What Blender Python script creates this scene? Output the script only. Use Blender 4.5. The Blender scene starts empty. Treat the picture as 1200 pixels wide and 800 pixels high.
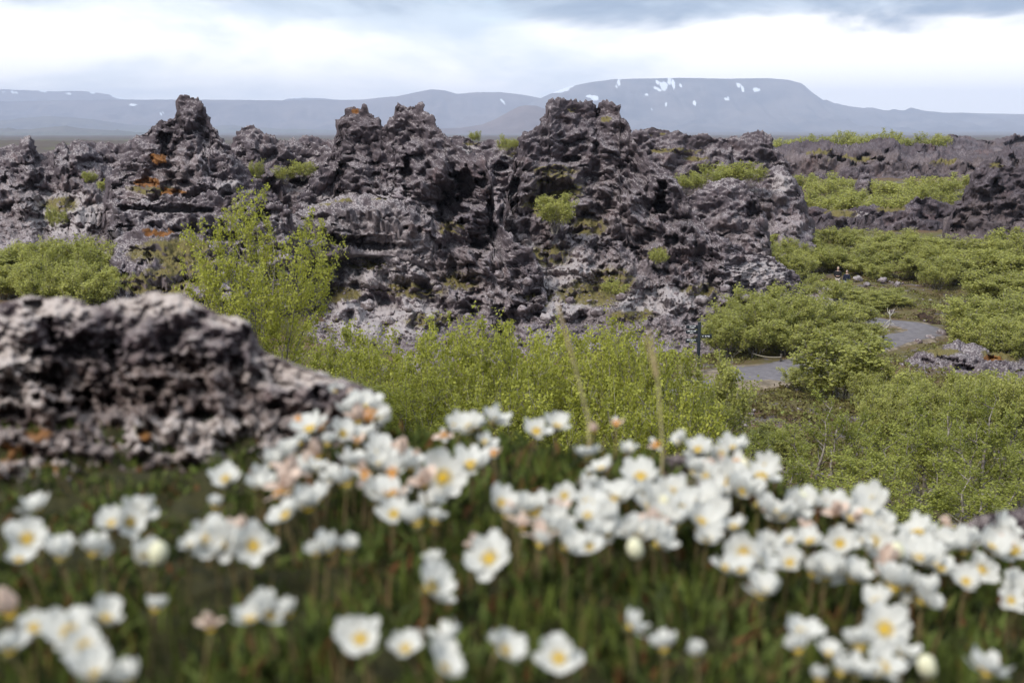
import bpy, math, random, time
import numpy as np
from mathutils import Vector, Matrix, Euler

T0 = time.time()
C = bpy.context.scene.collection
SC = bpy.context.scene

# ------------------------------------------------------------------ camera
FPX = 40.0 / 36.0 * 1200.0            # focal length in photo pixels (photo is 1200 x 800)
HORIZON = 145.0                        # photo row of eye level
PITCH = math.atan((400 - HORIZON) / FPX)
CAMZ = 12.3                            # metres above the valley floor
cam = bpy.data.cameras.new("camera")
cam.lens = 40.0
cam.sensor_width = 36.0
cam.clip_start = 0.05
cam.clip_end = 60000
cam.dof.use_dof = True
cam.dof.focus_distance = 60.0
cam.dof.aperture_fstop = 7.8
cam.dof.aperture_blades = 0
camo = bpy.data.objects.new("camera", cam)
camo.location = (0, 0, CAMZ)
camo.rotation_euler = (math.pi / 2 - PITCH, 0, 0)
C.objects.link(camo)
SC.camera = camo

# ------------------------------------------------------------------ render settings
SC.render.engine = 'CYCLES'
SC.view_settings.view_transform = 'Standard'
SC.view_settings.look = 'None'
SC.view_settings.exposure = 1.68
SC.view_settings.gamma = 1.0
SC.cycles.max_bounces = 6
SC.cycles.diffuse_bounces = 3
SC.cycles.glossy_bounces = 2
SC.cycles.transmission_bounces = 4
SC.cycles.transparent_max_bounces = 8
SC.cycles.volume_bounces = 0
SC.cycles.use_denoising = True
try:
    SC.cycles.denoiser = 'OPENIMAGEDENOISE'
except Exception:
    pass


# ------------------------------------------------------------------ node helpers
class NT:
    def __init__(s, tree):
        s.t = tree
        s.n = tree.nodes
        s.l = tree.links

    def add(s, kind, **kw):
        n = s.n.new(kind)
        for k, v in kw.items():
            setattr(n, k, v)
        return n

    def put(s, sock, v):
        if isinstance(v, bpy.types.NodeSocket):
            s.l.new(v, sock)
        elif v is not None:
            if isinstance(v, (tuple, list)) and sock.type == 'RGBA' and len(v) == 3:
                v = (*v, 1)
            sock.default_value = v

    def math(s, op, a, b=None, c=None, clamp=False):
        n = s.add('ShaderNodeMath', operation=op, use_clamp=clamp)
        for i, v in enumerate((a, b, c)):
            if v is not None:
                s.put(n.inputs[i], v)
        return n.outputs[0]

    def vmath(s, op, a, b=None):
        n = s.add('ShaderNodeVectorMath', operation=op)
        s.put(n.inputs[0], a)
        if b is not None:
            s.put(n.inputs[1], b)
        return n.outputs[0]

    def mix(s, f, a, b):
        n = s.add('ShaderNodeMix', data_type='RGBA')
        s.put(n.inputs[0], f)
        s.put(n.inputs[6], a)
        s.put(n.inputs[7], b)
        return n.outputs[2]

    def noise(s, vec, scale, detail=4, rough=0.55, dist=0.0):
        n = s.add('ShaderNodeTexNoise')
        if vec is not None:
            s.put(n.inputs['Vector'], vec)
        n.inputs['Scale'].default_value = scale
        n.inputs['Detail'].default_value = detail
        n.inputs['Roughness'].default_value = rough
        n.inputs['Distortion'].default_value = dist
        return n.outputs[0]

    def voro(s, vec, scale, feature='F1', out='Distance'):
        n = s.add('ShaderNodeTexVoronoi', feature=feature)
        s.put(n.inputs['Vector'], vec)
        n.inputs['Scale'].default_value = scale
        return n.outputs[out]

    def step(s, v, lo, hi):
        n = s.add('ShaderNodeMapRange', interpolation_type='SMOOTHSTEP')
        s.put(n.inputs[0], v)
        n.inputs[1].default_value = lo
        n.inputs[2].default_value = hi
        return n.outputs[0]

    def attr(s, name, out=2):
        n = s.add('ShaderNodeAttribute', attribute_name=name)
        return n.outputs[out]


def new_mat(name):
    m = bpy.data.materials.new(name)
    m.use_nodes = True
    m.node_tree.nodes.clear()
    nt = NT(m.node_tree)
    out = nt.add('ShaderNodeOutputMaterial')
    return m, nt, out


def principled(nt, out, col, rough=0.85, spec=0.3, normal=None):
    b = nt.add('ShaderNodeBsdfPrincipled')
    nt.put(b.inputs['Base Color'], col)
    nt.put(b.inputs['Roughness'], rough)
    b.inputs['Specular IOR Level'].default_value = spec
    if normal is not None:
        nt.put(b.inputs['Normal'], normal)
    if out is not None:
        nt.l.new(b.outputs[0], out.inputs[0])
    return b.outputs[0]


def bump(nt, h, strength, dist):
    b = nt.add('ShaderNodeBump')
    b.inputs['Strength'].default_value = strength
    b.inputs['Distance'].default_value = dist
    nt.put(b.inputs['Height'], h)
    return b.outputs[0]


# ------------------------------------------------------------------ world: overcast sky with thin breaks
SUN_EL, SUN_AZ = math.radians(46), math.radians(-140)     # azimuth from +Y towards +X: behind and left of the camera
W = bpy.data.worlds.new("World")
SC.world = W
W.use_nodes = True
W.node_tree.nodes.clear()
nt = NT(W.node_tree)
wout = nt.add('ShaderNodeOutputWorld')
bg = nt.add('ShaderNodeBackground')
nt.l.new(bg.outputs[0], wout.inputs[0])
sky = nt.add('ShaderNodeTexSky', sky_type='NISHITA')
sky.sun_disc = False
sky.sun_elevation = SUN_EL
sky.sun_rotation = SUN_AZ
sky.altitude = 300
sky.air_density = 1.0
sky.dust_density = 1.5
tc = nt.add('ShaderNodeTexCoord')
sep = nt.add('ShaderNodeSeparateXYZ')
nt.l.new(tc.outputs['Generated'], sep.inputs[0])
dx, dy, dz = sep.outputs
comb = nt.add('ShaderNodeCombineXYZ')
nt.put(comb.inputs[0], dx)
nt.put(comb.inputs[1], dy)
nt.put(comb.inputs[2], nt.math('MULTIPLY', nt.math('POWER', nt.math('MAXIMUM', dz, 0.0), 0.8), 2.3))
cv = comb.outputs[0]
cv1 = nt.vmath('ADD', cv, (3.1, 0.4, 1.7))
cv2 = nt.vmath('ADD', cv, (7.7, 2.2, 5.1))
n1 = nt.noise(cv1, 3.2, 7, 0.55, 0.3)
n2 = nt.noise(cv2, 7.5, 8, 0.6, 0.25)
up = nt.step(dz, 0.066, 0.115)
shade = nt.math('ADD', nt.math('MULTIPLY', nt.math('SUBTRACT', n1, 0.5), 2.2), nt.math('MULTIPLY', nt.math('SUBTRACT', n2, 0.5), 1.0))
shade = nt.math('ADD', shade, nt.math('MULTIPLY', up, 0.55))
shade = nt.math('SUBTRACT', shade, nt.math('MULTIPLY', nt.math('MULTIPLY', nt.step(dx, 0.02, 0.22), nt.math('SUBTRACT', 1.0, up)), 0.42))
cl_f = nt.step(shade, -0.18, 0.52)
cloudc = nt.mix(cl_f, (5.2, 5.1, 4.95), (2.7, 3.1, 3.5))
n3 = nt.noise(nt.vmath('ADD', cv, (2.4, 6.1, 3.3)), 4.6, 8, 0.58, 0.35)
belly = nt.step(nt.math('ADD', nt.math('MULTIPLY', nt.math('SUBTRACT', n3, 0.5), 2.3), nt.math('MULTIPLY', nt.math('SUBTRACT', nt.math('SUBTRACT', nt.step(dz, 0.046, 0.102), nt.math('MULTIPLY', nt.step(dz, 0.13, 0.4), 0.55)), 0.62), 0.95)), -0.12, 0.42)
cloudc = nt.mix(belly, cloudc, (1.15, 1.5, 2.0))
gap = nt.math('MULTIPLY', nt.step(nt.noise(nt.vmath('ADD', cv, (1.3, 8.2, 0.6)), 4.0, 5, 0.5), 0.60, 0.75), 0.5)
skyc = nt.mix(gap, cloudc, sky.outputs[0])
nt.put(bg.inputs[0], skyc)
bg.inputs[1].default_value = 0.1

sun = bpy.data.lights.new("sun", 'SUN')
sun.energy = 1.3
sun.angle = math.radians(20)
sun.color = (1.0, 0.95, 0.88)
suno = bpy.data.objects.new("sun", sun)
sdir = Vector((math.sin(SUN_AZ) * math.cos(SUN_EL), math.cos(SUN_AZ) * math.cos(SUN_EL), math.sin(SUN_EL)))
suno.rotation_euler = (-sdir).to_track_quat('-Z', 'Y').to_euler()
suno.location = (0, 0, 200)
C.objects.link(suno)

# ------------------------------------------------------------------ geometry helpers
cP, sP = math.cos(PITCH), math.sin(PITCH)


def at(px, py, Y):
    """World point seen at photo pixel (px, py) when it lies Y metres ahead."""
    px, py, Y = np.asarray(px, float), np.asarray(py, float), np.asarray(Y, float)
    u = (px - 600) / FPX
    v = (400 - py) / FPX
    t = Y / (cP + v * sP)
    return np.stack(np.broadcast_arrays(u * t, Y, CAMZ + t * (v * cP - sP)), -1)


def project(p):
    x, y, z = p[0], p[1], p[2] - CAMZ
    d = y * cP - z * sP
    return 600 + FPX * x / d, 400 - FPX * (y * sP + z * cP) / d


def hash_u(ix, iy, iz, seed):
    with np.errstate(over='ignore'):
        h = (ix.astype(np.uint32) * np.uint32(374761393) + iy.astype(np.uint32) * np.uint32(668265263)
             + iz.astype(np.uint32) * np.uint32(2147483647) * np.uint32(3) + np.uint32((seed * 1274126177) & 0xffffffff))
        h = (h ^ (h >> np.uint32(13))) * np.uint32(1274126177)
        h = (h ^ (h >> np.uint32(16))) * np.uint32(2246822519)
        return h ^ (h >> np.uint32(15))


_a = np.random.RandomState(5).normal(size=(64, 3))
GRAD = (_a / np.linalg.norm(_a, axis=1)[:, None]).astype(np.float32)


def gnoise(p, seed=0):
    p = np.asarray(p, np.float32)
    i = np.floor(p).astype(np.int64)
    f = p - i
    w = f * f * f * (f * (f * 6 - 15) + 10)
    res = 0
    for cx in (0, 1):
        wx = w[:, 0] if cx else 1 - w[:, 0]
        for cy in (0, 1):
            wy = w[:, 1] if cy else 1 - w[:, 1]
            for cz in (0, 1):
                wz = w[:, 2] if cz else 1 - w[:, 2]
                g = GRAD[hash_u(i[:, 0] + cx, i[:, 1] + cy, i[:, 2] + cz, seed) & np.uint32(63)]
                d = g[:, 0] * (f[:, 0] - cx) + g[:, 1] * (f[:, 1] - cy) + g[:, 2] * (f[:, 2] - cz)
                res = res + wx * wy * wz * d
    return res * 1.5


def fbm(p, octv=4, seed=0, gain=0.5, lac=2.03):
    a, s, r = 1.0, 1.0, 0
    for o in range(octv):
        r = r + a * gnoise(p * s, seed + o * 17)
        a *= gain
        s *= lac
    return r


def billow(p, octv=3, seed=0, gain=0.5):
    a, s, r = 1.0, 1.0, 0
    for o in range(octv):
        r = r + a * (np.abs(gnoise(p * s, seed + o * 31)) * 2 - 0.5)
        a *= gain
        s *= 2.1
    return r


def voronoi(p, seed=0):
    p = np.asarray(p, np.float32)
    b = np.floor(p - 0.5).astype(np.int64)
    f1 = np.full(len(p), 9.0, np.float32)
    f2 = f1.copy()
    cid = np.zeros(len(p), np.float32)
    tilt = np.zeros(len(p), np.float32)
    for cx in (0, 1):
        for cy in (0, 1):
            for cz in (0, 1):
                ix, iy, iz = b[:, 0] + cx, b[:, 1] + cy, b[:, 2] + cz
                h = hash_u(ix, iy, iz, seed)
                ox = (h & np.uint32(1023)) / 1023.0
                oy = ((h >> np.uint32(10)) & np.uint32(1023)) / 1023.0
                oz = ((h >> np.uint32(20)) & np.uint32(1023)) / 1023.0
                d = np.sqrt((ix + ox - p[:, 0]) ** 2 + (iy + oy - p[:, 1]) ** 2 + (iz + oz - p[:, 2]) ** 2)
                cid = np.where(d < f1, ((h >> np.uint32(7)) & np.uint32(255)) / 255.0, cid)
                h2 = (h * np.uint32(2654435761)) >> np.uint32(5)
                g = GRAD[h2 & np.uint32(63)]
                tl = g[:, 0] * (p[:, 0] - ix - ox) + g[:, 1] * (p[:, 1] - iy - oy) + g[:, 2] * (p[:, 2] - iz - oz)
                tilt = np.where(d < f1, tl, tilt)
                f2 = np.where(d < f1, f1, np.minimum(f2, d))
                f1 = np.minimum(f1, d)
    return f1, f2, cid + 1.5 * tilt


def mesh_np(name, V, F, smooth=False, mats=None, attrs=None, uvcol=None):
    """One mesh from arrays; F is (m,k) with the same k for all faces."""
    me = bpy.data.meshes.new(name)
    V = np.ascontiguousarray(V, np.float32)
    F = np.ascontiguousarray(F, np.int32)
    m, k = F.shape
    me.vertices.add(len(V))
    me.vertices.foreach_set('co', V.ravel())
    me.loops.add(m * k)
    me.loops.foreach_set('vertex_index', F.ravel())
    me.polygons.add(m)
    me.polygons.foreach_set('loop_start', np.arange(0, m * k, k, dtype=np.int32))
    me.polygons.foreach_set('loop_total', np.full(m, k, np.int32))
    if smooth:
        me.polygons.foreach_set('use_smooth', np.ones(m, bool))
    for an, av in (attrs or {}).items():
        a = me.attributes.new(an, 'FLOAT', 'POINT')
        a.data.foreach_set('value', np.ascontiguousarray(av, np.float32))
    for mt in (mats or []):
        me.materials.append(mt)
    me.update(calc_edges=True)
    me.validate()
    return me


def link(name, me, parent=None, loc=None, kind=None):
    o = bpy.data.objects.new(name, me)
    C.objects.link(o)
    if parent is not None:
        o.parent = parent
    if loc is not None:
        o.location = loc
    if kind:
        o['kind'] = kind
    return o


def tag(o, label, cat, group=None):
    o['label'] = label
    o['category'] = cat
    if group:
        o['group'] = group
    return o


def empty(name, loc):
    o = bpy.data.objects.new(name, None)
    o.empty_display_size = 0.2
    o.location = loc
    C.objects.link(o)
    return o


def grid_faces(nr, nc):
    a = np.arange(nr * nc).reshape(nr, nc)
    return np.stack([a[:-1, :-1], a[:-1, 1:], a[1:, 1:], a[1:, :-1]], -1).reshape(-1, 4)


def grid_normals(P):
    du = np.gradient(P, axis=1)
    dv = np.gradient(P, axis=0)
    n = np.cross(du, dv)
    n /= np.maximum(np.linalg.norm(n, axis=-1, keepdims=True), 1e-9)
    return n


def sstep(x, a, b):
    t = np.clip((np.asarray(x, float) - a) / (b - a), 0, 1)
    return t * t * (3 - 2 * t)


class Tubes:
    """Collects tapered tubes into one mesh."""

    def __init__(s):
        s.v, s.f, s.n = [], [], 0

    def add(s, pts, rad, sides=5):
        pts = np.asarray(pts, float)
        rad = np.broadcast_to(np.asarray(rad, float), (len(pts),))
        tg = np.gradient(pts, axis=0)
        tg /= np.maximum(np.linalg.norm(tg, axis=1, keepdims=True), 1e-9)
        ref = np.array([0.31, 0.95, 0.05])
        a = np.cross(tg, ref)
        a /= np.maximum(np.linalg.norm(a, axis=1, keepdims=True), 1e-9)
        b = np.cross(tg, a)
        ang = np.arange(sides) * 2 * math.pi / sides
        ring = pts[:, None] + rad[:, None, None] * (a[:, None] * np.cos(ang)[None, :, None] + b[:, None] * np.sin(ang)[None, :, None])
        k = len(pts)
        idx = s.n + np.arange(k * sides).reshape(k, sides)
        nx = np.roll(idx, -1, axis=1)
        s.v.append(ring.reshape(-1, 3))
        s.f.append(np.stack([idx[:-1], nx[:-1], nx[1:], idx[1:]], -1).reshape(-1, 4))
        s.n += k * sides
        for row in (0, k - 1):                      # caps (as fans of quads to a centre point)
            cidx = s.n
            s.v.append(pts[row][None])
            s.n += 1
            r = idx[row]
            q = [(r[i], r[(i + 1) % sides], cidx, cidx) for i in range(sides)]
            s.f.append(np.array([[x[0], x[1], x[2], x[2]] for x in q]))
        return s

    def mesh(s, name, mat):
        V = np.concatenate(s.v)
        F = np.concatenate(s.f)
        quad = F[F[:, 2] != F[:, 3]]
        tri = F[F[:, 2] == F[:, 3]][:, :3]
        T = np.concatenate([quad[:, [0, 1, 2]], quad[:, [0, 2, 3]], tri])
        return mesh_np(name, V, T, True, [mat])


_T = 'x x second third fourth fifth sixth seventh eighth ninth tenth eleventh twelfth thirteenth fourteenth fifteenth sixteenth seventeenth eighteenth nineteenth twentieth'.split()
_T += ['twenty-' + w for w in 'first second third fourth fifth sixth seventh eighth ninth'.split()] + ['thirtieth'] + ['thirty-' + w for w in 'first second third fourth fifth sixth seventh eighth ninth'.split()]
ORD = ['', 'leftmost'] + [w + ' from the left' for w in _T[2:]]


def label_in_order(items, one, many):
    """items: (object, photo x); the label names each by its order from the left."""
    items = sorted(items, key=lambda q: q[1])
    n = len(items)
    for i, (o, _) in enumerate(items):
        if n == 1:
            o['label'] = one
        else:
            w = 'rightmost' if i == n - 1 else ORD[i + 1]
            o['label'] = many % w if w in ('leftmost', 'rightmost') else (many.replace('%s ', '').replace(', %s', '') + ', ' + w)


# ------------------------------------------------------------------ materials
def mat_lava(name, k=1.0, pale=0.5, dark=(0.078, 0.065, 0.072), mid=(0.235, 0.193, 0.212), light=(0.40, 0.36, 0.365), patch=0.35):
    """k scales all texture sizes (1 for the crags in the valley)."""
    m, nt, out = new_mat(name)
    geo = nt.add('ShaderNodeNewGeometry')
    pos = geo.outputs['Position']
    nz = nt.add('ShaderNodeSeparateXYZ')
    nt.l.new(geo.outputs['Normal'], nz.inputs[0])
    nzz = nz.outputs[2]
    nA = nt.noise(pos, 0.28 / k, 5, 0.6)
    nB = nt.noise(pos, 2.6 / k, 6, 0.65, 0.4)
    nC = nt.noise(nt.vmath('ADD', pos, (9.3, 2.1, 4.4)), 10.0 / k, 4, 0.75)
    f = nt.math('ADD', nt.math('MULTIPLY', nB, 0.75), nt.math('MULTIPLY', nA, 0.55))
    col = nt.mix(nt.step(f, 0.50, 0.80), dark, mid)
    col = nt.mix(nt.math('MULTIPLY', nt.step(nt.noise(nt.vmath('ADD', pos, (3, 57, 8)), 0.11 / k, 4, 0.55), 0.42, 0.62), 0.6), col, nt.mix(nB, (0.095, 0.072, 0.072), (0.235, 0.185, 0.18)))
    # fresh spatter on the tops is darker than the weathered slopes
    ck = nt.step(nt.math('ADD', nt.attr('clinker'), nt.math('MULTIPLY', nt.math('SUBTRACT', nB, 0.5), 1.2)), 0.25, 0.85)
    col = nt.mix(nt.math('MULTIPLY', ck, 0.75), col, nt.mix(nC, (0.045, 0.036, 0.044), (0.13, 0.105, 0.122)))
    # reddish clinker
    col = nt.mix(nt.math('MULTIPLY', nt.step(nt.noise(nt.vmath('ADD', pos, (31, 7, 3)), 0.35 / k, 5, 0.6), 0.54, 0.72), 0.55), col, (0.15, 0.098, 0.098))
    # crustose lichen on faces open to the sky
    upf = nt.step(nzz, -0.1, 0.75)
    lich = nt.math('ADD', nt.math('SUBTRACT', nt.math('MULTIPLY', nC, 1.3), 0.2), nt.math('ADD', nt.math('MULTIPLY', upf, 0.30), nt.math('MULTIPLY', nA, patch)))
    lich = nt.math('ADD', lich, nt.math('MULTIPLY', nt.attr('pale'), 0.35))
    lf = nt.math('MULTIPLY', nt.step(lich, 1.02 - 0.28 * pale, 1.22 - 0.28 * pale), 0.85)
    col = nt.mix(lf, col, light)
    # moss / rust patches carried on the mesh
    nm = nt.noise(pos, 1.7 / k, 5, 0.65)
    mo = nt.step(nt.math('ADD', nt.attr('moss'), nt.math('MULTIPLY', nt.math('SUBTRACT', nm, 0.5), 1.9)), 0.28, 0.80)
    mocol = nt.mix(nC, (0.075, 0.06, 0.022), (0.23, 0.195, 0.075))
    col = nt.mix(nt.math('MULTIPLY', mo, nt.step(nzz, -0.2, 0.45)), col, mocol)
    ru = nt.step(nt.math('ADD', nt.attr('rust'), nt.math('MULTIPLY', nt.math('SUBTRACT', nm, 0.5), 1.5)), 0.4, 0.6)
    col = nt.mix(nt.math('MULTIPLY', ru, 0.9), col, nt.mix(nC, (0.12, 0.035, 0.012), (0.30, 0.14, 0.03)))
    h = nt.math('ADD', nt.math('MULTIPLY', nB, 1.0), nt.math('MULTIPLY', nC, 0.45))
    bn = bump(nt, h, 0.9, 0.16 * k)
    principled(nt, out, col, 0.92, 0.25, bn)
    return m


M_LAVA = mat_lava('lava rock')
M_LAVA_PALE = mat_lava('pale lichen lava rock', pale=0.62, mid=(0.25, 0.212, 0.22))
M_LAVA_FAR = mat_lava('far lava rock', k=1.4, pale=0.12, dark=(0.036, 0.029, 0.036), mid=(0.115, 0.093, 0.108))
M_FGROCK = mat_lava('lichen crusted boulder', k=0.011, pale=0.22, dark=(0.050, 0.033, 0.028), mid=(0.125, 0.082, 0.07), light=(0.50, 0.435, 0.405), patch=0.5)


def mat_ground():
    m, nt, out = new_mat('heath ground')
    geo = nt.add('ShaderNodeNewGeometry')
    pos = geo.outputs['Position']
    sp = nt.add('ShaderNodeSeparateXYZ')
    nt.l.new(pos, sp.inputs[0])
    y = sp.outputs[1]
    nA = nt.noise(pos, 0.09, 5, 0.6)
    nB = nt.noise(pos, 0.8, 6, 0.65)
    nC = nt.noise(pos, 6.0, 4, 0.7)
    heath = nt.mix(nC, (0.06, 0.036, 0.024), (0.19, 0.125, 0.08))
    moss = nt.mix(nC, (0.055, 0.052, 0.02), (0.16, 0.145, 0.055))
    rub = nt.mix(nC, (0.05, 0.044, 0.045), (0.20, 0.175, 0.165))
    col = nt.mix(nt.step(nA, 0.42, 0.6), heath, moss)
    col = nt.mix(nt.step(nt.noise(nt.vmath('ADD', pos, (4, 9, 2)), 0.45, 7, 0.75), 0.53, 0.60), col, rub)
    # lava desert further out: dark sand with low scrub
    fcol = nt.mix(nt.noise(pos, 0.012, 6, 0.7), (0.055, 0.048, 0.05), (0.13, 0.105, 0.09))
    fcol = nt.mix(nt.math('MULTIPLY', nt.step(nt.noise(nt.vmath('ADD', pos, (50, 20, 0)), 0.006, 6, 0.65), 0.5, 0.62), nt.math('SUBTRACT', 1.0, nt.step(y, 900.0, 2500.0))), fcol, (0.11, 0.13, 0.045))
    col = nt.mix(nt.step(y, 190.0, 330.0), col, fcol)
    # the dark peaty knoll underfoot
    kn = nt.mix(nt.noise(pos, 60.0, 5, 0.7), (0.016, 0.013, 0.007), (0.05, 0.048, 0.016))
    col = nt.mix(nt.step(y, 1.3, 2.6), kn, col)
    bn = bump(nt, nt.math('ADD', nC, nB), 0.6, 0.12)
    principled(nt, out, col, 0.95, 0.15, bn)
    return m


M_GROUND = mat_ground()


def mat_leaf(name, lo, hi, trans=0.35):
    m, nt, out = new_mat(name)
    r = nt.attr('tone')
    geo = nt.add('ShaderNodeNewGeometry')
    oi = nt.add('ShaderNodeObjectInfo')
    f = nt.math('ADD', nt.math('MULTIPLY', r, 0.75), nt.math('MULTIPLY', oi.outputs['Random'], 0.3), clamp=True)
    col = nt.mix(f, lo, hi)
    p = principled(nt, None, col, 0.55, 0.25)
    t = nt.add('ShaderNodeBsdfTranslucent')
    nt.put(t.inputs[0], nt.mix(0.35, col, (hi[0] * 1.3, hi[1] * 1.25, hi[2] * 0.7)))
    mx = nt.add('ShaderNodeMixShader')
    mx.inputs[0].default_value = trans + 0.08
    nt.l.new(p, mx.inputs[1])
    nt.l.new(t.outputs[0], mx.inputs[2])
    nt.l.new(mx.outputs[0], out.inputs[0])
    return m


M_LEAF_NEAR = mat_leaf('birch leaves', (0.12, 0.14, 0.022), (0.48, 0.485, 0.09))
M_LEAF_MID = mat_leaf('willow scrub leaves', (0.15, 0.165, 0.04), (0.50, 0.50, 0.15))
M_LEAF_DARK = mat_leaf('deep green birch leaves', (0.09, 0.11, 0.022), (0.40, 0.42, 0.10))


def mat_simple(name, a, b, scale, rough=0.8, spec=0.3, bumps=0.0, bd=0.01):
    m, nt, out = new_mat(name)
    tcn = nt.add('ShaderNodeTexCoord')
    n = nt.noise(tcn.outputs['Object'], scale, 5, 0.65)
    col = nt.mix(nt.step(n, 0.3, 0.7), a, b)
    principled(nt, out, col, rough, spec, bump(nt, n, bumps, bd) if bumps else None)
    return m


M_BARK = mat_simple('birch bark', (0.07, 0.055, 0.045), (0.30, 0.27, 0.24), 9, 0.85)
M_DEADWOOD = mat_simple('bleached wood', (0.30, 0.28, 0.25), (0.52, 0.49, 0.45), 6, 0.8)
M_PATH = mat_simple('path asphalt', (0.115, 0.105, 0.115), (0.175, 0.16, 0.172), 3.0, 0.9, 0.2, 0.5, 0.02)
M_GRAVEL = mat_simple('pale gravel verge', (0.10, 0.08, 0.06), (0.27, 0.22, 0.17), 2.0, 0.95, 0.1, 0.6, 0.05)
M_SIGN = mat_simple('dark sign paint', (0.008, 0.012, 0.018), (0.013, 0.019, 0.028), 8, 0.5, 0.4)
M_WHITE = mat_simple('white lettering', (0.75, 0.77, 0.78), (0.82, 0.83, 0.84), 20, 0.6)
M_POST = mat_simple('stained timber', (0.03, 0.026, 0.022), (0.08, 0.068, 0.055), 12, 0.85)
M_ROPE = mat_simple('rope', (0.25, 0.22, 0.17), (0.4, 0.36, 0.28), 40, 0.95)
M_SOIL = mat_simple('eroded soil', (0.022, 0.015, 0.012), (0.06, 0.04, 0.03), 3, 0.98, 0.1, 0.8, 0.1)


# ------------------------------------------------------------------ terrain
HY = np.array([0, 0.95, 1.15, 1.5, 2, 4, 8, 15, 25, 40, 55, 90, 120, 180, 260, 600, 1500, 8000, 30000.])
HZ = np.array([-0.272, -0.277, -0.39, -0.75, -1.35, -2.9, -5.0, -7.2, -9.0, -11.1, -12.2, -12.3, -11.6, -8.6, -8.0, -9.5, -22, -75, -80.])
KX = np.array([-0.6, -0.2, 0.0, 0.135, 0.27, 0.4, 0.8])
KZ = np.array([0.02, 0.015, 0.0, -0.020, -0.052, -0.09, -0.2])


def height(x, y):
    x, y = np.asarray(x, float), np.asarray(y, float)
    q = np.maximum(y, 0) + 0.6 * np.maximum(np.abs(x) - 0.9 * np.maximum(y, 0) - 0.9, 0) + 0.5 * np.maximum(-y - 1, 0)
    z = np.interp(q, HY, HZ)
    z = z + np.interp(x, KX, KZ) * (1 - sstep(y, 1.2, 3.0))
    # higher ground on the left, where the crags stand
    z = z + 3.6 * sstep(-x, 4, 24) * sstep(y, 9, 34) * (1 - sstep(y, 150, 300))
    z = z + 1.4 * sstep(-x, 1, 6) * sstep(y, 4, 12) * (1 - sstep(y, 20, 34))
    z = z + 2.7 * np.exp(-(((x + 4.0) / 3.0) ** 2 + ((y - 16.5) / 4.0) ** 2))
    return z + CAMZ


def height_n(x, y):
    x, y = np.asarray(x, float).ravel(), np.asarray(y, float).ravel()
    z = height(x, y)
    p = np.stack([x, y, np.zeros_like(x)], 1)
    far = sstep(y, 3, 14)
    z = z + far * (0.45 * fbm(p / 6.0, 4, 3) * (1 - 0.7 * path_mask(x, y)))
    z = z + sstep(y, 120, 400) * 1.3 * fbm(p / 40.0, 4, 8) * (1 - sstep(y, 1500, 5000) * 0.5)
    near = (1 - sstep(np.hypot(x, y), 2.0, 3.5))
    z = z + near * 0.012 * fbm(p / 0.06, 4, 12)
    return z


PATH = np.array([(-9, 42), (-2, 45.5), (5, 49), (12.2, 53.9), (17.0, 59.2), (20.4, 62.8), (23.4, 65.2), (24.9, 67.2), (24.7, 69.3), (23.0, 70.8), (21.8, 73.5), (22.4, 78), (24.2, 83), (23, 86.5), (17, 91), (10, 96)], float)


def smooth_line(P, n):
    t = np.linspace(0, len(P) - 1, n)
    i = np.clip(t.astype(int), 0, len(P) - 2)
    f = (t - i)[:, None]
    p0, p1, p2, p3 = P[np.maximum(i - 1, 0)], P[i], P[i + 1], P[np.minimum(i + 2, len(P) - 1)]
    return 0.5 * (2 * p1 + (p2 - p0) * f + (2 * p0 - 5 * p1 + 4 * p2 - p3) * f ** 2 + (3 * p1 - p0 - 3 * p2 + p3) * f ** 3)


PL = smooth_line(PATH, 220)


def path_dist(x, y):
    d = np.full(len(x), 1e9)
    sel = (y > 38) & (y < 105) & (x > -18) & (x < 40)
    if sel.any():
        q = np.stack([x[sel], y[sel]], 1)
        best = np.full(len(q), 1e9)
        for c in PL[::2]:
            best = np.minimum(best, (q[:, 0] - c[0]) ** 2 + (q[:, 1] - c[1]) ** 2)
        d[sel] = np.sqrt(best)
    return d


def path_mask(x, y):
    return 1 - sstep(path_dist(x, y), 1.6, 4.5)


def build_ground():
    a_in = np.radians(np.arange(-29, 29.001, 0.14))
    a_out = np.radians(np.linspace(29, 331, 90)[1:-1])
    ang = np.concatenate([a_in, a_out])
    rad = 0.12 * 1.029 ** np.arange(0, 440)
    rad = rad[rad < 20500]
    A, R = np.meshgrid(ang, rad)
    X, Y = R * np.sin(A), R * np.cos(A)
    Z = height_n(X, Y).reshape(X.shape)
    nr, nc = X.shape
    idx = np.arange(nr * nc).reshape(nr, nc)
    nx = np.roll(idx, -1, axis=1)
    F = np.stack([idx[:-1], idx[1:], nx[1:], nx[:-1]], -1).reshape(-1, 4)
    V = np.stack([X, Y, Z], -1).reshape(-1, 3)
    V = np.concatenate([V, [[0, 0, CAMZ - 0.272]]])
    c = len(V) - 1
    me = mesh_np('ground', V, F, True, [M_GROUND])
    o = link('ground', me, kind='structure')
    # the small hole under the camera
    t = np.stack([idx[0], nx[0], np.full(nc, c)], 1)
    return o


ground = build_ground()

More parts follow.
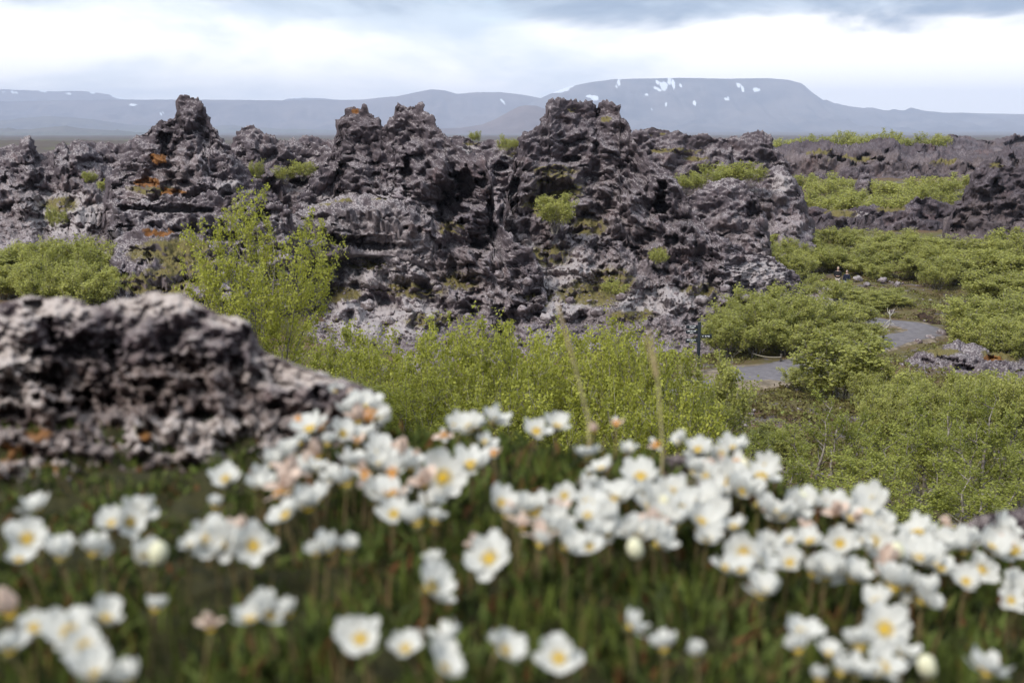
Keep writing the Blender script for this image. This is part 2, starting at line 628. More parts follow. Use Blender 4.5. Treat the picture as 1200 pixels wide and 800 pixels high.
# footpath: a sheet with a gently crowned section, and a gravel verge
def build_path(name, half, dz, mat, jit, seed):
    tg = np.gradient(PL, axis=0)
    tg /= np.linalg.norm(tg, axis=1, keepdims=True)
    nn = np.stack([-tg[:, 1], tg[:, 0]], 1)
    s = np.linspace(-1, 1, 9)
    t = np.linspace(0, 40, len(PL))
    jl = 1 + jit * gnoise(np.stack([t, t * 0, t * 0], 1), seed)
    jr = 1 + jit * gnoise(np.stack([t, t * 0 + 5, t * 0], 1), seed)
    w = np.where(s[None] < 0, jl[:, None], jr[:, None]) * half
    w = w * (1 + 0.9 * np.exp(-((PL[:, 0] - 12.4) / 3.2) ** 2))[:, None]
    P = PL[:, None] + nn[:, None] * (s[None] * w)[:, :, None]
    z = height_n(P[..., 0], P[..., 1]).reshape(P.shape[:2])
    zc = np.max(z, axis=1)
    k = np.ones(7) / 7
    zc = np.convolve(np.pad(zc, 3, mode='edge'), k, 'valid')
    Z = zc[:, None] + dz - 0.05 * np.abs(s[None]) ** 2
    Z[:, 0] -= 0.5
    Z[:, -1] -= 0.5
    V = np.concatenate([P, Z[..., None]], -1)
    me = mesh_np(name, V.reshape(-1, 3), grid_faces(*Z.shape), True, [mat])
    o = link(name, me, kind='structure')
    return zc


PZ = build_path('path_verge', 1.7, 0.03, M_GRAVEL, 0.5, 4)
build_path('footpath', 1.4, 0.07, M_PATH, 0.12, 9)

# ------------------------------------------------------------------ lava crags


def poly(L, px):
    L = np.array(L, float)
    return np.interp(px, L[:, 0], L[:, 1])


ICO = {}


def ico(sub):
    if sub not in ICO:
        import bmesh
        bm = bmesh.new()
        bmesh.ops.create_icosphere(bm, subdivisions=sub, radius=1)
        bm.verts.ensure_lookup_table()
        ICO[sub] = (np.array([v.co[:] for v in bm.verts]), np.array([[v.index for v in f.verts] for f in bm.faces]))
        bm.free()
    return ICO[sub]


def crag(name, label, top, base, Yt, Yb, back=7.0, prof=((0, 0), (0.45, 0.62), (1, 1)), S=1.0, step=1.18, relief=1.6, seed=1, mat=None,
         holes=(), moss=(), rust=(), pale=(), rubble=0, rub_size=(0.05, 0.15), cat='lava crag', group='lava crags', ledge=0.35, rough=1.0, skirt=2.0, endw=0.10, fine=True, ground=True, talus=False, pockets=0.8):
    """A rock mass: front face from its foot (base line, Yb ahead) to its crest (top line, Yt ahead), a back that falls away, closed ends."""
    rng = np.random.RandomState(seed)
    x0, x1 = top[0][0], top[-1][0]
    n = max(12, int((x1 - x0) / step))
    px = np.linspace(x0, x1, n)
    ty, by = poly(top, px), poly(base, px)
    yt = poly(Yt, px) if isinstance(Yt, (list, tuple)) else np.full(n, float(Yt))
    yb = poly(Yb, px) if isinstance(Yb, (list, tuple)) else np.full(n, float(Yb))
    if ground:                                   # carry the foot down to the ground
        for _ in range(3):
            p0 = at(px, by, yb)
            gz = height(p0[:, 0], p0[:, 1]) - 0.15 * S
            vv = (gz - CAMZ) / yb
            by = np.maximum(by, 400 - FPX * (vv * cP + sP) / (cP - vv * sP))
    e2 = np.sqrt(np.clip((1 - np.abs(np.linspace(-1, 1, n))) / 0.05, 0, 1))
    ty = by - (by - ty) * (0.12 + 0.88 * e2)
    nf = max(10, int(np.percentile(by - ty, 90) / step))
    t = np.linspace(0, 1, nf)
    pr = np.array(prof, float)
    g = np.interp(t, pr[:, 0], pr[:, 1])
    s = np.linspace(-1, 1, n)
    e = np.clip((1 - np.abs(s)) / endw, 0, 1)
    e = 0.06 + 0.94 * np.sqrt(1 - (1 - e) ** 2)
    PX = np.broadcast_to(px, (nf, n))
    PY = by[None] + (ty - by)[None] * t[:, None]
    YY = yt[None] + (yb - yt)[None] * (1 - g)[:, None] * e[None]
    q = np.stack([PX.ravel() / 38.0, PY.ravel() / 30.0, np.full(PX.size, seed * 3.7)], 1)
    rel = (fbm(q, 4, seed, 0.55) * relief).reshape(nf, n)
    rel += 0.8 * relief * (billow(q * 1.7, 3, seed + 5) * 0.5).reshape(nf, n)
    env = np.sin(np.clip(t, 0, 1) * math.pi) ** 0.6
    front0 = at(PX, PY, YY)
    YY = YY + rel * env[:, None] * e[None] * 1.0
    # shadowed pockets and undercuts, wider than they are tall
    q2 = np.stack([PX.ravel() / 30.0, PY.ravel() / 13.0, np.full(PX.size, seed * 1.9 + 4)], 1)
    cav = fbm(q2, 3, seed + 60, 0.6).reshape(nf, n)
    YY = YY + pockets * sstep(cav, 0.30, 0.62) * env[:, None] * e[None] * (0.35 + 0.65 * sstep(t, 0.15, 0.5))[:, None]
    front = at(PX, PY, YY)
    for (hx, hy, rx, ry, dep) in holes:
        jx = 0.62 * fbm(q * 2.3, 4, seed + 77, 0.6).reshape(nf, n)
        d = ((PX - hx) / rx) ** 2 + ((PY - hy) / ry) ** 2
        w = 1 - sstep(np.sqrt(d) + jx, 0.55, 1.0)
        pt = at(PX, PY, YY + dep * w)
        front = front * (1 - (w > 0)[..., None]) + pt * (w > 0)[..., None]
        YY = YY + dep * w
    nb = 46 if fine else 16
    sb = np.linspace(0, 1, nb)[1:] ** 1.5
    crest = front[-1]
    foot = front[0]
    bz = np.minimum(foot[:, 2], height(foot[:, 0], foot[:, 1])) - skirt * S
    bk = []
    for q_ in sb:
        p = crest.copy()
        p[:, 1] = crest[:, 1] + back * e * (q_ ** 1.25)
        k = (crest[:, 1] + back * e * (q_ ** 1.25)) / crest[:, 1]
        p[:, 0] = crest[:, 0] * (1 + (k - 1) * 0.6)
        p[:, 2] = crest[:, 2] + (bz - crest[:, 2]) * (q_ ** 1.5)
        bk.append(p)
    sk = foot.copy()
    sk[:, 2] = bz if ground else foot[:, 2] - 0.6 * S
    if not ground:
        sk[:, 1] += 2.5 * S
    P = np.concatenate([sk[None], front, np.array(bk)], 0)
    T = np.concatenate([[0], t, 1 + sb])
    P0 = P.copy()
    P0[1:nf + 1] = front0                         # displace along the normals of the plain form, so that blocks do not swell into balls
    for _ in range(6):
        P0[1:-1] = (P0[:-2] + 2 * P0[1:-1] + P0[2:]) / 4
    N = -grid_normals(P0)
    for _ in range(8):
        N[1:-1] = (N[:-2] + 2 * N[1:-1] + N[2:]) / 4
        N[:, 1:-1] = (N[:, :-2] + 2 * N[:, 1:-1] + N[:, 2:]) / 4
    N /= np.maximum(np.linalg.norm(N, axis=-1, keepdims=True), 1e-9)
    N = np.where((np.sum(N * (P - P.mean((0, 1))), -1).mean() < 0), -N, N)
    V = P.reshape(-1, 3)
    Nf = N.reshape(-1, 3)
    Tm = np.repeat(T, n)
    foot_w = np.clip(Tm * 12, 0, 1)
    fr = np.where(Tm <= 1, 0.45 + 0.55 * np.sin(np.clip(Tm, 0, 1) * math.pi) ** 0.5, 0.8)
    pw = V / (S * 0.74)
    wv = np.stack([gnoise(pw / 2.2 + 7, seed + 1), gnoise(pw / 2.2 + 19, seed + 2), gnoise(pw / 2.2 + 31, seed + 3)], 1)
    pw2 = pw + wv * 0.5
    hi = sstep(Tm + 0.12 * wv[:, 0], 0.55, 0.85) * (Tm <= 1.2)
    lo = (0.18 + 0.82 * sstep(Tm + 0.15 * wv[:, 0], 0.30, 0.60)) if talus else np.ones(len(V))
    # broad broken faces, then angular blocks, then clinker
    f1, f2, ci = voronoi((pw + 0.6 * wv) * np.array([1, 1, 1.2]) / 2.9, seed + 20)
    d = 0.62 * (ci - 0.5) * np.clip((f2 - f1) / 0.16, 0, 1) * fr * (0.35 + 0.65 * lo) * (1 - 0.5 * hi) - 0.16 * np.exp(-(f2 - f1) / 0.06) * fr * lo
    d += 0.13 * fbm(pw * np.array([1, 1, 1.3]) / 2.2, 5, seed + 12, 0.58) * (0.4 + 0.6 * lo)
    f1, f2, ci = voronoi(pw2 * np.array([1, 1, 1.7]) / 1.1, seed + 21)
    d += (0.3 + 0.7 * lo + 0.3 * hi) * rough * 0.17 * (ci - 0.5) * np.clip((f2 - f1) / 0.14, 0, 1) * fr
    f1, f2, ci = voronoi((pw2 + 0.3 * wv) * np.array([1, 1, 1.35]) / 0.42, seed + 22)
    d += (0.5 + 0.4 * lo + 0.4 * hi) * rough * 0.10 * (ci - 0.5) * np.clip((f2 - f1) / 0.2, 0.2, 1)
    if fine:
        d += (0.5 + 0.5 * lo) * rough * 0.08 * (0.5 - np.abs(gnoise(pw * np.array([1, 1, 1.3]) / 0.45, seed + 23)) * 2) + rough * 0.11 * fbm(pw / 0.22, 2, seed + 24)
    zz = (pw[:, 2] + 0.7 * wv[:, 0] + 0.35 * wv[:, 1]) / 1.7
    saw = zz - np.floor(zz)
    d += ledge * (saw ** 2 - 0.33) * (0.5 + 0.8 * np.clip(gnoise(pw / 4.0, seed + 41) + 0.3, 0, 1)) * fr
    el = np.linalg.norm(np.gradient(P, axis=0), axis=-1)
    calm = np.clip(2.6 * (step * P[..., 1] / FPX) / np.maximum(el, 1e-6), 0.22, 1).ravel()
    calm = np.where(Tm > 1.0, np.maximum(calm, 0.6), calm)
    V = V + Nf * (d * foot_w * calm * S * 0.82)[:, None]
    am = {'clinker': (hi + (Tm > 1.0) * np.clip(1.6 - Tm, 0, 1)).clip(0, 1)}
    PXa = np.concatenate([px[None], PX, np.broadcast_to(px, (nb - 1, n))]).ravel()
    PYa = np.concatenate([by[None], PY, np.broadcast_to(ty, (nb - 1, n))]).ravel()
    for an, lst in (('moss', moss), ('rust', rust), ('pale', pale)):
        w = np.zeros(len(V))
        for (mx, my, rx, ry) in lst:
            w = np.maximum(w, 1 - sstep(np.sqrt(((PXa - mx) / rx) ** 2 + ((PYa - my) / ry) ** 2), 0.3, 1.1))
        am[an] = w
    ctr = np.array([V[:, 0].mean(), V[:, 1].mean(), float(np.min(bz)) + skirt * S * 0.5])
    F = grid_faces(len(T), n)[:, ::-1]
    # close the two ends
    R = len(T)
    caps = []
    idx = np.arange(R * n).reshape(R, n)
    for col, flip in ((0, False), (n - 1, True)):
        i, j = 0, R - 1
        while j - i > 2:
            qd = [idx[i, col], idx[i + 1, col], idx[j - 1, col], idx[j, col]]
            caps.append(qd[::-1] if flip else qd)
            i += 1
            j -= 1
    F = np.concatenate([F, np.array(caps)])
    me = mesh_np(name, V - ctr, F, False, [mat or M_LAVA], am)
    if rubble == 0:
        o = link(name, me, loc=ctr)
        tag(o, label, cat, group)
    else:
        o = link(name, me, loc=ctr)
        tag(o, label, cat, group)
        iv, if_ = ico(1)
        ok = np.where((Tm > 0.03) & (Tm < 0.30 + 0.45 * rng.rand(len(Tm))))[0]
        pick = rng.choice(ok, rubble)
        sz = rub_size[0] + (rub_size[1] - rub_size[0]) * rng.rand(rubble) ** 3.5
        vs = []
        for c_, r_ in zip(pick, sz):
            dirs = rng.normal(size=(5, 3))
            dirs /= np.linalg.norm(dirs, axis=1, keepdims=True)
            a = iv.copy()
            for dv in dirs:                                # chop flat facets
                over = np.maximum(a @ dv - (0.35 + 0.4 * rng.rand()), 0)
                a = a - over[:, None] * dv
            a = a * (1 + 0.12 * rng.normal(size=(len(iv), 1))) * r_ * S * np.array([1, 1, 0.7]) * (0.5 + 1.0 * rng.rand(1, 3))
            vs.append(a + V[c_] - ctr + np.array([0, -0.1, 0.25 * r_]) * S)
        VV = np.concatenate(vs)
        FF = np.concatenate([if_ + k * len(iv) for k in range(rubble)])
        ro = link('rubble', mesh_np('rubble', VV, FF, False, [mat or M_LAVA]), parent=o, kind='stuff')
    return o


SPECS = [
    # far lava wall and plain on the right
    dict(name='lava_crag', label='long low dark lava wall behind the green terrace on the right', seed=101, Yt=196, Yb=184, back=20,
         top=[(900, 182), (912, 174), (921, 169), (945, 167), (968, 165), (985, 170), (996, 171), (1010, 169), (1027, 165), (1052, 164), (1055, 172), (1066, 173), (1076, 169), (1097, 169), (1100, 175), (1125, 178), (1150, 178), (1167, 177), (1185, 176), (1200, 174), (1230, 172)],
         base=[(900, 205), (1000, 208), (1100, 210), (1230, 214)], S=1.6, relief=2.6, pockets=3.0, rough=1.7, mat=M_LAVA_FAR, prof=((0, 0), (0.5, 0.3), (1, 1)), ledge=0.7, moss=[(1000, 186, 40, 4), (1110, 190, 30, 4), (960, 180, 22, 3)], endw=0.04),
    dict(name='lava_crag', label='low dark lava ridge on the plain beyond the long wall', seed=102, Yt=340, Yb=322, back=30,
         top=[(1010, 172), (1060, 166), (1095, 163), (1115, 158), (1135, 160), (1150, 165), (1190, 160), (1230, 160)],
         base=[(1010, 176), (1230, 176)], S=2.4, relief=3.0, pockets=4.0, rough=1.7, mat=M_LAVA_FAR, ledge=0.3, fine=False, endw=0.06),
    dict(name='lava_crag', label='dark lava ridge with flat steps behind the right shoulder of the central crag', seed=103, Yt=112, Yb=104, back=12,
         top=[(728, 165), (742, 153), (756, 149), (766, 149), (776, 153), (796, 154), (803, 159), (830, 159), (845, 164), (860, 172)],
         base=[(728, 225), (860, 225)], S=1.3, relief=2.2, moss=[(790, 178, 45, 5), (770, 157, 14, 3), (815, 186, 20, 4)], ledge=0.5),
    dict(name='lava_crag', label='rounded lava knob rising above the green scrub right of the central crag', seed=104, Yt=116, Yb=108, back=10,
         top=[(830, 168), (840, 163), (852, 160), (866, 161), (877, 158), (884, 154), (894, 154), (905, 160), (908, 172), (920, 184), (932, 208)],
         base=[(830, 235), (880, 235), (932, 240)], S=1.3, relief=2.2, ledge=0.4),
    # left background
    dict(name='lava_crag', label='low dark lava ridge behind the left peak at the photo edge', seed=105, Yt=112, Yb=100, back=12,
         top=[(-40, 178), (0, 176), (56, 180), (82, 168), (100, 166), (120, 170), (141, 171), (165, 164), (200, 168), (270, 172), (300, 170), (334, 167), (356, 161), (375, 165), (398, 163), (430, 168)],
         base=[(-40, 235), (430, 235)], S=1.4, relief=2.2),
    dict(name='lava_crag', label='jagged dark lava crag at the left edge of the photo', seed=106, Yt=86, Yb=66, back=9,
         top=[(-50, 185), (-20, 178), (0, 174), (11, 171), (22, 169), (24, 162), (34, 161), (39, 169), (42, 180), (56, 186), (63, 182), (67, 169), (77, 167), (81, 174), (84, 166), (94, 164), (101, 168), (112, 176), (125, 192), (150, 215)],
         base=[(-50, 300), (60, 292), (110, 300), (150, 290)], relief=2.1, talus=True, rubble=900, moss=[(70, 240, 30, 14)], ledge=0.3, pale=[(75, 250, 60, 30)]),
    dict(name='lava_crag', label='broad lava crag in the dip between the left peak and the twin towers', seed=107, Yt=84, Yb=70, back=9,
         top=[(255, 182), (269, 170), (276, 159), (283, 150), (296, 148), (311, 154), (319, 159), (326, 161), (340, 169), (360, 172), (380, 170), (400, 175), (415, 190)],
         base=[(255, 270), (415, 275)], relief=2.2, rubble=600, holes=[(352, 215, 12, 10, 2.0)]),
    dict(name='lava_crag', label='tallest pointed lava peak on the left with orange moss on its flank', seed=108, Yt=75, Yb=66, back=9,
         top=[(120, 222), (140, 190), (158, 168), (165, 159), (174, 150), (187, 142), (202, 137), (207, 127), (210, 118), (216, 114), (229, 113), (238, 118), (240, 127), (246, 135), (247, 144), (257, 152), (262, 163), (269, 170), (285, 195), (310, 220), (335, 245)],
         base=[(120, 275), (200, 280), (335, 285)], relief=1.9, rust=[(188, 187, 13, 9), (172, 213, 22, 8), (200, 224, 24, 4)], moss=[(180, 222, 40, 6)], holes=[(192, 165, 9, 15, 1.6)], ledge=0.35, pale=[(275, 222, 25, 12)]),
    dict(name='lava_crag', label='wide layered lava ledge with a dark undercut below the left peak', seed=109, Yt=65.5, Yb=63, back=6,
         top=[(125, 262), (135, 240), (160, 234), (200, 232), (250, 230), (300, 228), (322, 232), (335, 240), (342, 262)],
         base=[(125, 290), (342, 295)], relief=1.0, ledge=0.8, holes=[(225, 246, 60, 4.5, 2.2), (160, 243, 26, 4, 1.8), (262, 276, 22, 7, 2.0), (310, 252, 14, 8, 1.8)], mat=M_LAVA_PALE, prof=((0, 0), (0.5, 0.3), (1, 1))),
    dict(name='lava_mound', label='brown mossy lava mound below the wide ledge on the left', seed=110, Yt=60, Yb=48, back=6,
         top=[(105, 330), (120, 300), (140, 278), (165, 267), (190, 268), (215, 276), (240, 285), (262, 300), (285, 330), (300, 352)],
         base=[(105, 375), (300, 385)], relief=0.9, ledge=0.25, moss=[(200, 295, 70, 22), (215, 320, 60, 25), (180, 335, 60, 25)], rust=[(185, 273, 25, 5)], cat='lava mound', holes=[(142, 345, 10, 12, 1.2)], mat=M_LAVA),
    # centre
    dict(name='lava_crag', label='low lava saddle with scrub on top between the two central crags', seed=111, Yt=92, Yb=80, back=9,
         top=[(505, 180), (518, 164), (527, 161), (542, 160), (550, 163), (557, 167), (572, 165), (590, 166), (608, 168), (625, 176)],
         base=[(505, 260), (625, 270)], relief=2.0, moss=[(552, 168, 14, 3), (603, 181, 10, 5)], pale=[(548, 175, 14, 10)], holes=[(588, 195, 12, 6, 1.8)]),
    dict(name='lava_crag', label='pair of ragged lava towers left of centre with a deep dark hollow', seed=112, Yt=[(340, 74), (400, 76), (470, 74), (560, 70), (610, 66)], Yb=[(340, 60), (450, 54), (610, 55)], back=9,
         top=[(335, 255), (350, 232), (372, 200), (390, 180), (394, 165), (399, 145), (403, 133), (408, 128), (414, 127), (422, 130), (429, 126), (437, 134), (445, 140), (447, 148), (455, 148), (457, 139), (463, 134), (463, 125), (466, 121), (473, 121), (479, 125), (490, 125), (496, 133), (505, 139), (514, 148), (520, 154), (524, 163), (535, 172), (550, 182), (565, 190), (575, 205), (578, 240), (590, 270), (610, 290), (640, 310)],
         base=[(335, 400), (420, 415), (560, 415), (640, 405)], relief=2.3, talus=True, rubble=2600, prof=((0, 0), (0.3, 0.62), (0.6, 0.8), (1, 1)),
         holes=[(545, 215, 22, 18, 3.2), (528, 245, 20, 24, 3.0), (560, 290, 14, 18, 2.0), (478, 205, 7, 22, 1.8), (403, 197, 12, 8, 2.2), (430, 190, 14, 5, 1.5), (575, 255, 8, 30, 2.0)],
         moss=[(440, 235, 14, 4), (530, 268, 20, 12), (480, 340, 60, 14), (395, 345, 40, 16), (540, 330, 30, 14), (430, 310, 40, 10), (510, 375, 50, 12)], rust=[(416, 131, 6, 4)], pale=[(400, 250, 60, 30), (440, 320, 80, 30), (450, 370, 90, 30)]),
    dict(name='lava_crag', label='big rounded pale lava block in front of the twin towers', seed=113, Yt=69.5, Yb=66.5, back=5, ground=False,
         top=[(335, 268), (345, 248), (365, 238), (390, 232), (420, 228), (440, 226), (470, 228), (495, 236), (508, 248), (512, 268), (514, 290)],
         base=[(335, 305), (380, 300), (420, 298), (460, 300), (514, 320)], relief=1.1, mat=M_LAVA_PALE, holes=[(400, 282, 22, 8, 2.0), (440, 288, 26, 6, 1.4)], moss=[(395, 238, 30, 4), (450, 232, 20, 3)], ledge=0.25, rough=0.8, prof=((0, 0.1), (0.35, 0.0), (0.75, 0.4), (1, 1))),
    dict(name='lava_crag', label='massive flat topped lava crag in the centre with one bush on its slope', seed=114, Yt=[(585, 76), (700, 80), (760, 76), (850, 72), (945, 76)], Yb=[(585, 58), (700, 60), (860, 62), (945, 72)], back=10,
         top=[(580, 290), (590, 255), (597, 215), (604, 180), (611, 163), (616, 153), (631, 146), (636, 137), (641, 134), (644, 122), (658, 119), (675, 119), (692, 120), (700, 128), (704, 122), (719, 121), (726, 124), (727, 134), (734, 144), (738, 156), (750, 172), (763, 190), (775, 196), (788, 199), (797, 212), (806, 232), (816, 252), (832, 269), (854, 283), (898, 300), (925, 315), (945, 332)],
         base=[(580, 405), (700, 402), (760, 392), (830, 380), (865, 372), (910, 352), (945, 345)], relief=2.1, talus=True, rubble=3000, prof=((0, 0), (0.55, 0.78), (1, 1)),
         holes=[(603, 225, 7, 26, 2.4), (700, 135, 4, 10, 0.8), (776, 238, 9, 24, 2.6), (788, 282, 9, 9, 1.8), (668, 187, 14, 5, 1.2), (738, 290, 30, 4, 1.0), (765, 172, 6, 10, 1)],
         moss=[(672, 128, 10, 5), (710, 140, 10, 5), (655, 220, 40, 20), (640, 240, 40, 20), (715, 330, 40, 24), (690, 345, 60, 20), (640, 300, 40, 16), (620, 350, 40, 18), (690, 265, 30, 14), (740, 370, 40, 10), (820, 340, 30, 10), (770, 300, 20, 12), (650, 200, 40, 8)], pale=[(770, 352, 60, 22), (890, 320, 40, 16), (640, 330, 80, 50)]),
    # right
    dict(name='lava_crag', label='blocky lava outcrop standing in the scrub just right of the central crag', seed=115, Yt=92, Yb=86, back=7,
         top=[(795, 248), (805, 230), (821, 222), (845, 210), (860, 208), (872, 214), (880, 224), (890, 238), (897, 258), (902, 272)],
         base=[(795, 270), (850, 270), (902, 285)], relief=1.5, holes=[(882, 248, 9, 14, 1.8)]),
    dict(name='lava_crag', label='narrow lava spur running down beside the rounded knob', seed=116, Yt=106, Yb=92, back=8,
         top=[(868, 230), (885, 205), (901, 198), (919, 192), (933, 210), (941, 230), (947, 250), (955, 268)],
         base=[(868, 272), (910, 270), (955, 280)], relief=1.6, pale=[(915, 215, 15, 15)]),
    dict(name='lava_crag', label='low lava shelf with pale moss between the green terrace and valley scrub', seed=117, Yt=127, Yb=123.5, back=12,
         top=[(925, 262), (940, 250), (955, 246), (975, 248), (1000, 246), (1030, 244), (1060, 246), (1075, 234), (1090, 232), (1110, 238), (1130, 245), (1150, 262)],
         base=[(925, 272), (1000, 274), (1060, 276), (1150, 284)], S=1.3, relief=1.8, moss=[(985, 250, 30, 5), (1045, 246, 25, 4)], pale=[(995, 250, 40, 4)], ledge=0.7, mat=M_LAVA_FAR),
    dict(name='lava_crag', label='dark broken lava crag at the right edge of the photo', seed=118, Yt=112, Yb=107, back=10, mat=M_LAVA_FAR,
         top=[(1112, 262), (1122, 238), (1132, 225), (1138, 212), (1143, 197), (1157, 190), (1171, 192), (1185, 196), (1200, 197), (1225, 200), (1255, 215)],
         base=[(1112, 284), (1150, 286), (1255, 290)], S=1.2, relief=2.0, moss=[(1168, 194, 14, 4)], rubble=160, holes=[(1170, 222, 10, 10, 1.5)]),
    dict(name='lava_crag', label='far grey lava spike poking up through the terrace scrub', seed=119, Yt=150, Yb=147, back=4,
         top=[(1002, 218), (1008, 204), (1014, 199), (1018, 204), (1024, 220)], base=[(1002, 222), (1024, 224)], S=1.2, relief=0.8, fine=False),
    dict(name='lava_outcrop', label='pinkish grey lava outcrop on the right of the path bend', seed=120, Yt=57, Yb=47.5, back=5, S=0.6,
         top=[(1040, 448), (1055, 428), (1075, 418), (1100, 410), (1120, 402), (1140, 404), (1165, 412), (1190, 420), (1215, 428), (1240, 448)],
         base=[(1040, 478), (1100, 482), (1160, 480), (1240, 480)], relief=0.9, mat=M_LAVA, rubble=120, ledge=0.2, moss=[(1180, 416, 40, 10), (1100, 412, 40, 6)], rust=[(1165, 420, 16, 5)], pale=[], cat='lava outcrop'),
    dict(name='lava_outcrop', label='small pale rubble heap in the scrub left of the two walkers', seed=121, Yt=78, Yb=73, back=3,
         top=[(945, 350), (955, 340), (967, 336), (978, 342), (990, 352)], base=[(945, 360), (990, 362)], relief=0.5, mat=M_LAVA_PALE, rubble=40, cat='lava outcrop', ledge=0.1, fine=False),
    dict(name='earth_bank', label='dark undercut earth bank curving behind the path bend', seed=122, Yt=[(1058, 73.5), (1118, 69.0)], Yb=[(1058, 72.4), (1118, 68.2)], back=3, S=0.6, pockets=0.2,
         top=[(1058, 378), (1066, 371), (1078, 368), (1092, 372), (1105, 377), (1118, 384)], base=[(1058, 380), (1078, 377), (1100, 384), (1118, 390)], relief=0.3, mat=M_SOIL, cat='earth bank', group=None, ledge=0.2, fine=False, skirt=1.0),
]
CR = [crag(**s) for s in SPECS]
print('crags', round(time.time() - T0, 1))

# ------------------------------------------------------------------ loose boulders on the slopes


def boulder_mesh(name, size, seed, mat, k=1.0, flat=0.75, sub=4):
    v, f = ico(sub)
    rng = np.random.RandomState(seed)
    p = v * np.array([1, 0.85 + 0.3 * rng.rand(), flat])
    q = v * 1.1 + seed * 3.3
    d = 0.28 * fbm(q, 3, seed)
    f1, f2, ci = voronoi(q * 1.4, seed + 4)
    d = d + 0.25 * (ci - 0.5) * np.clip((f2 - f1) / 0.2, 0, 1)
    f1, f2, ci = voronoi(q * 3.6, seed + 6)
    d = d + 0.10 * (ci - 0.5) + 0.05 * fbm(q * 9, 2, seed + 9)
    p = p * (1 + d)[:, None] * size
    z = np.zeros(len(p))
    return mesh_np(name, p, f, False, [mat], dict(clinker=z, moss=z, rust=z, pale=z + 0.2 * rng.rand()))


bould = [boulder_mesh('lava_boulder', 1.0, 900 + i, M_LAVA_PALE if i % 2 else M_LAVA, sub=3) for i in range(6)]
BZ = [
    ('at the foot of the twin towers', [(395, 372, 56, 10), (432, 358, 58, 12), (455, 376, 55, 11), (478, 362, 57, 9), (505, 372, 55.5, 10), (528, 352, 58.5, 9), (548, 372, 56, 11), (512, 338, 60, 8)]),
    ('low on the rubble slope of the central crag', [(612, 362, 61, 9), (640, 372, 60, 11), (668, 352, 62.5, 9), (700, 366, 61.5, 12), (728, 348, 63, 10), (822, 352, 65, 12), (850, 338, 66, 10), (872, 350, 65.5, 11), (892, 332, 68, 9)]),
    ('in the dip right of the twin towers', [(600, 300, 66, 9), (585, 322, 62, 10), (618, 330, 63, 10), (575, 345, 59, 9)]),
    ('along the outer edge of the path bend', [(1090, 396, 64.6, 9), (1103, 391, 66, 12), (1118, 386, 67.5, 10), (1075, 402, 63.4, 8)]),
    ('on the gravel verge near the two walkers', [(1005, 327, 88, 9), (1016, 333, 85.5, 7), (1034, 329, 87.5, 8), (1052, 333, 86, 7)]),
]
for zone, L in BZ:
    its = []
    for i, (px, py, Y, d) in enumerate(L):
        p = at(px, py, Y)
        o = bpy.data.objects.new('lava_boulder', bould[(i * 5 + int(px)) % 6])
        C.objects.link(o)
        r = d * Y / FPX / 2 * 1.25
        o.scale = (r, r, r)
        o.rotation_euler = (0, 0, i * 1.7 + px)
        o.location = p
        if 'path' in zone or 'walkers' in zone:
            o.location.z = float(height_n([p[0]], [p[1]])[0]) + 0.3 * r
        tag(o, '', 'boulder', 'loose lava boulders')
        its.append((o, px))
    label_in_order(its, 'grey lava boulder ' + zone, '%s grey lava boulder ' + zone)

# ------------------------------------------------------------------ birch and willow scrub


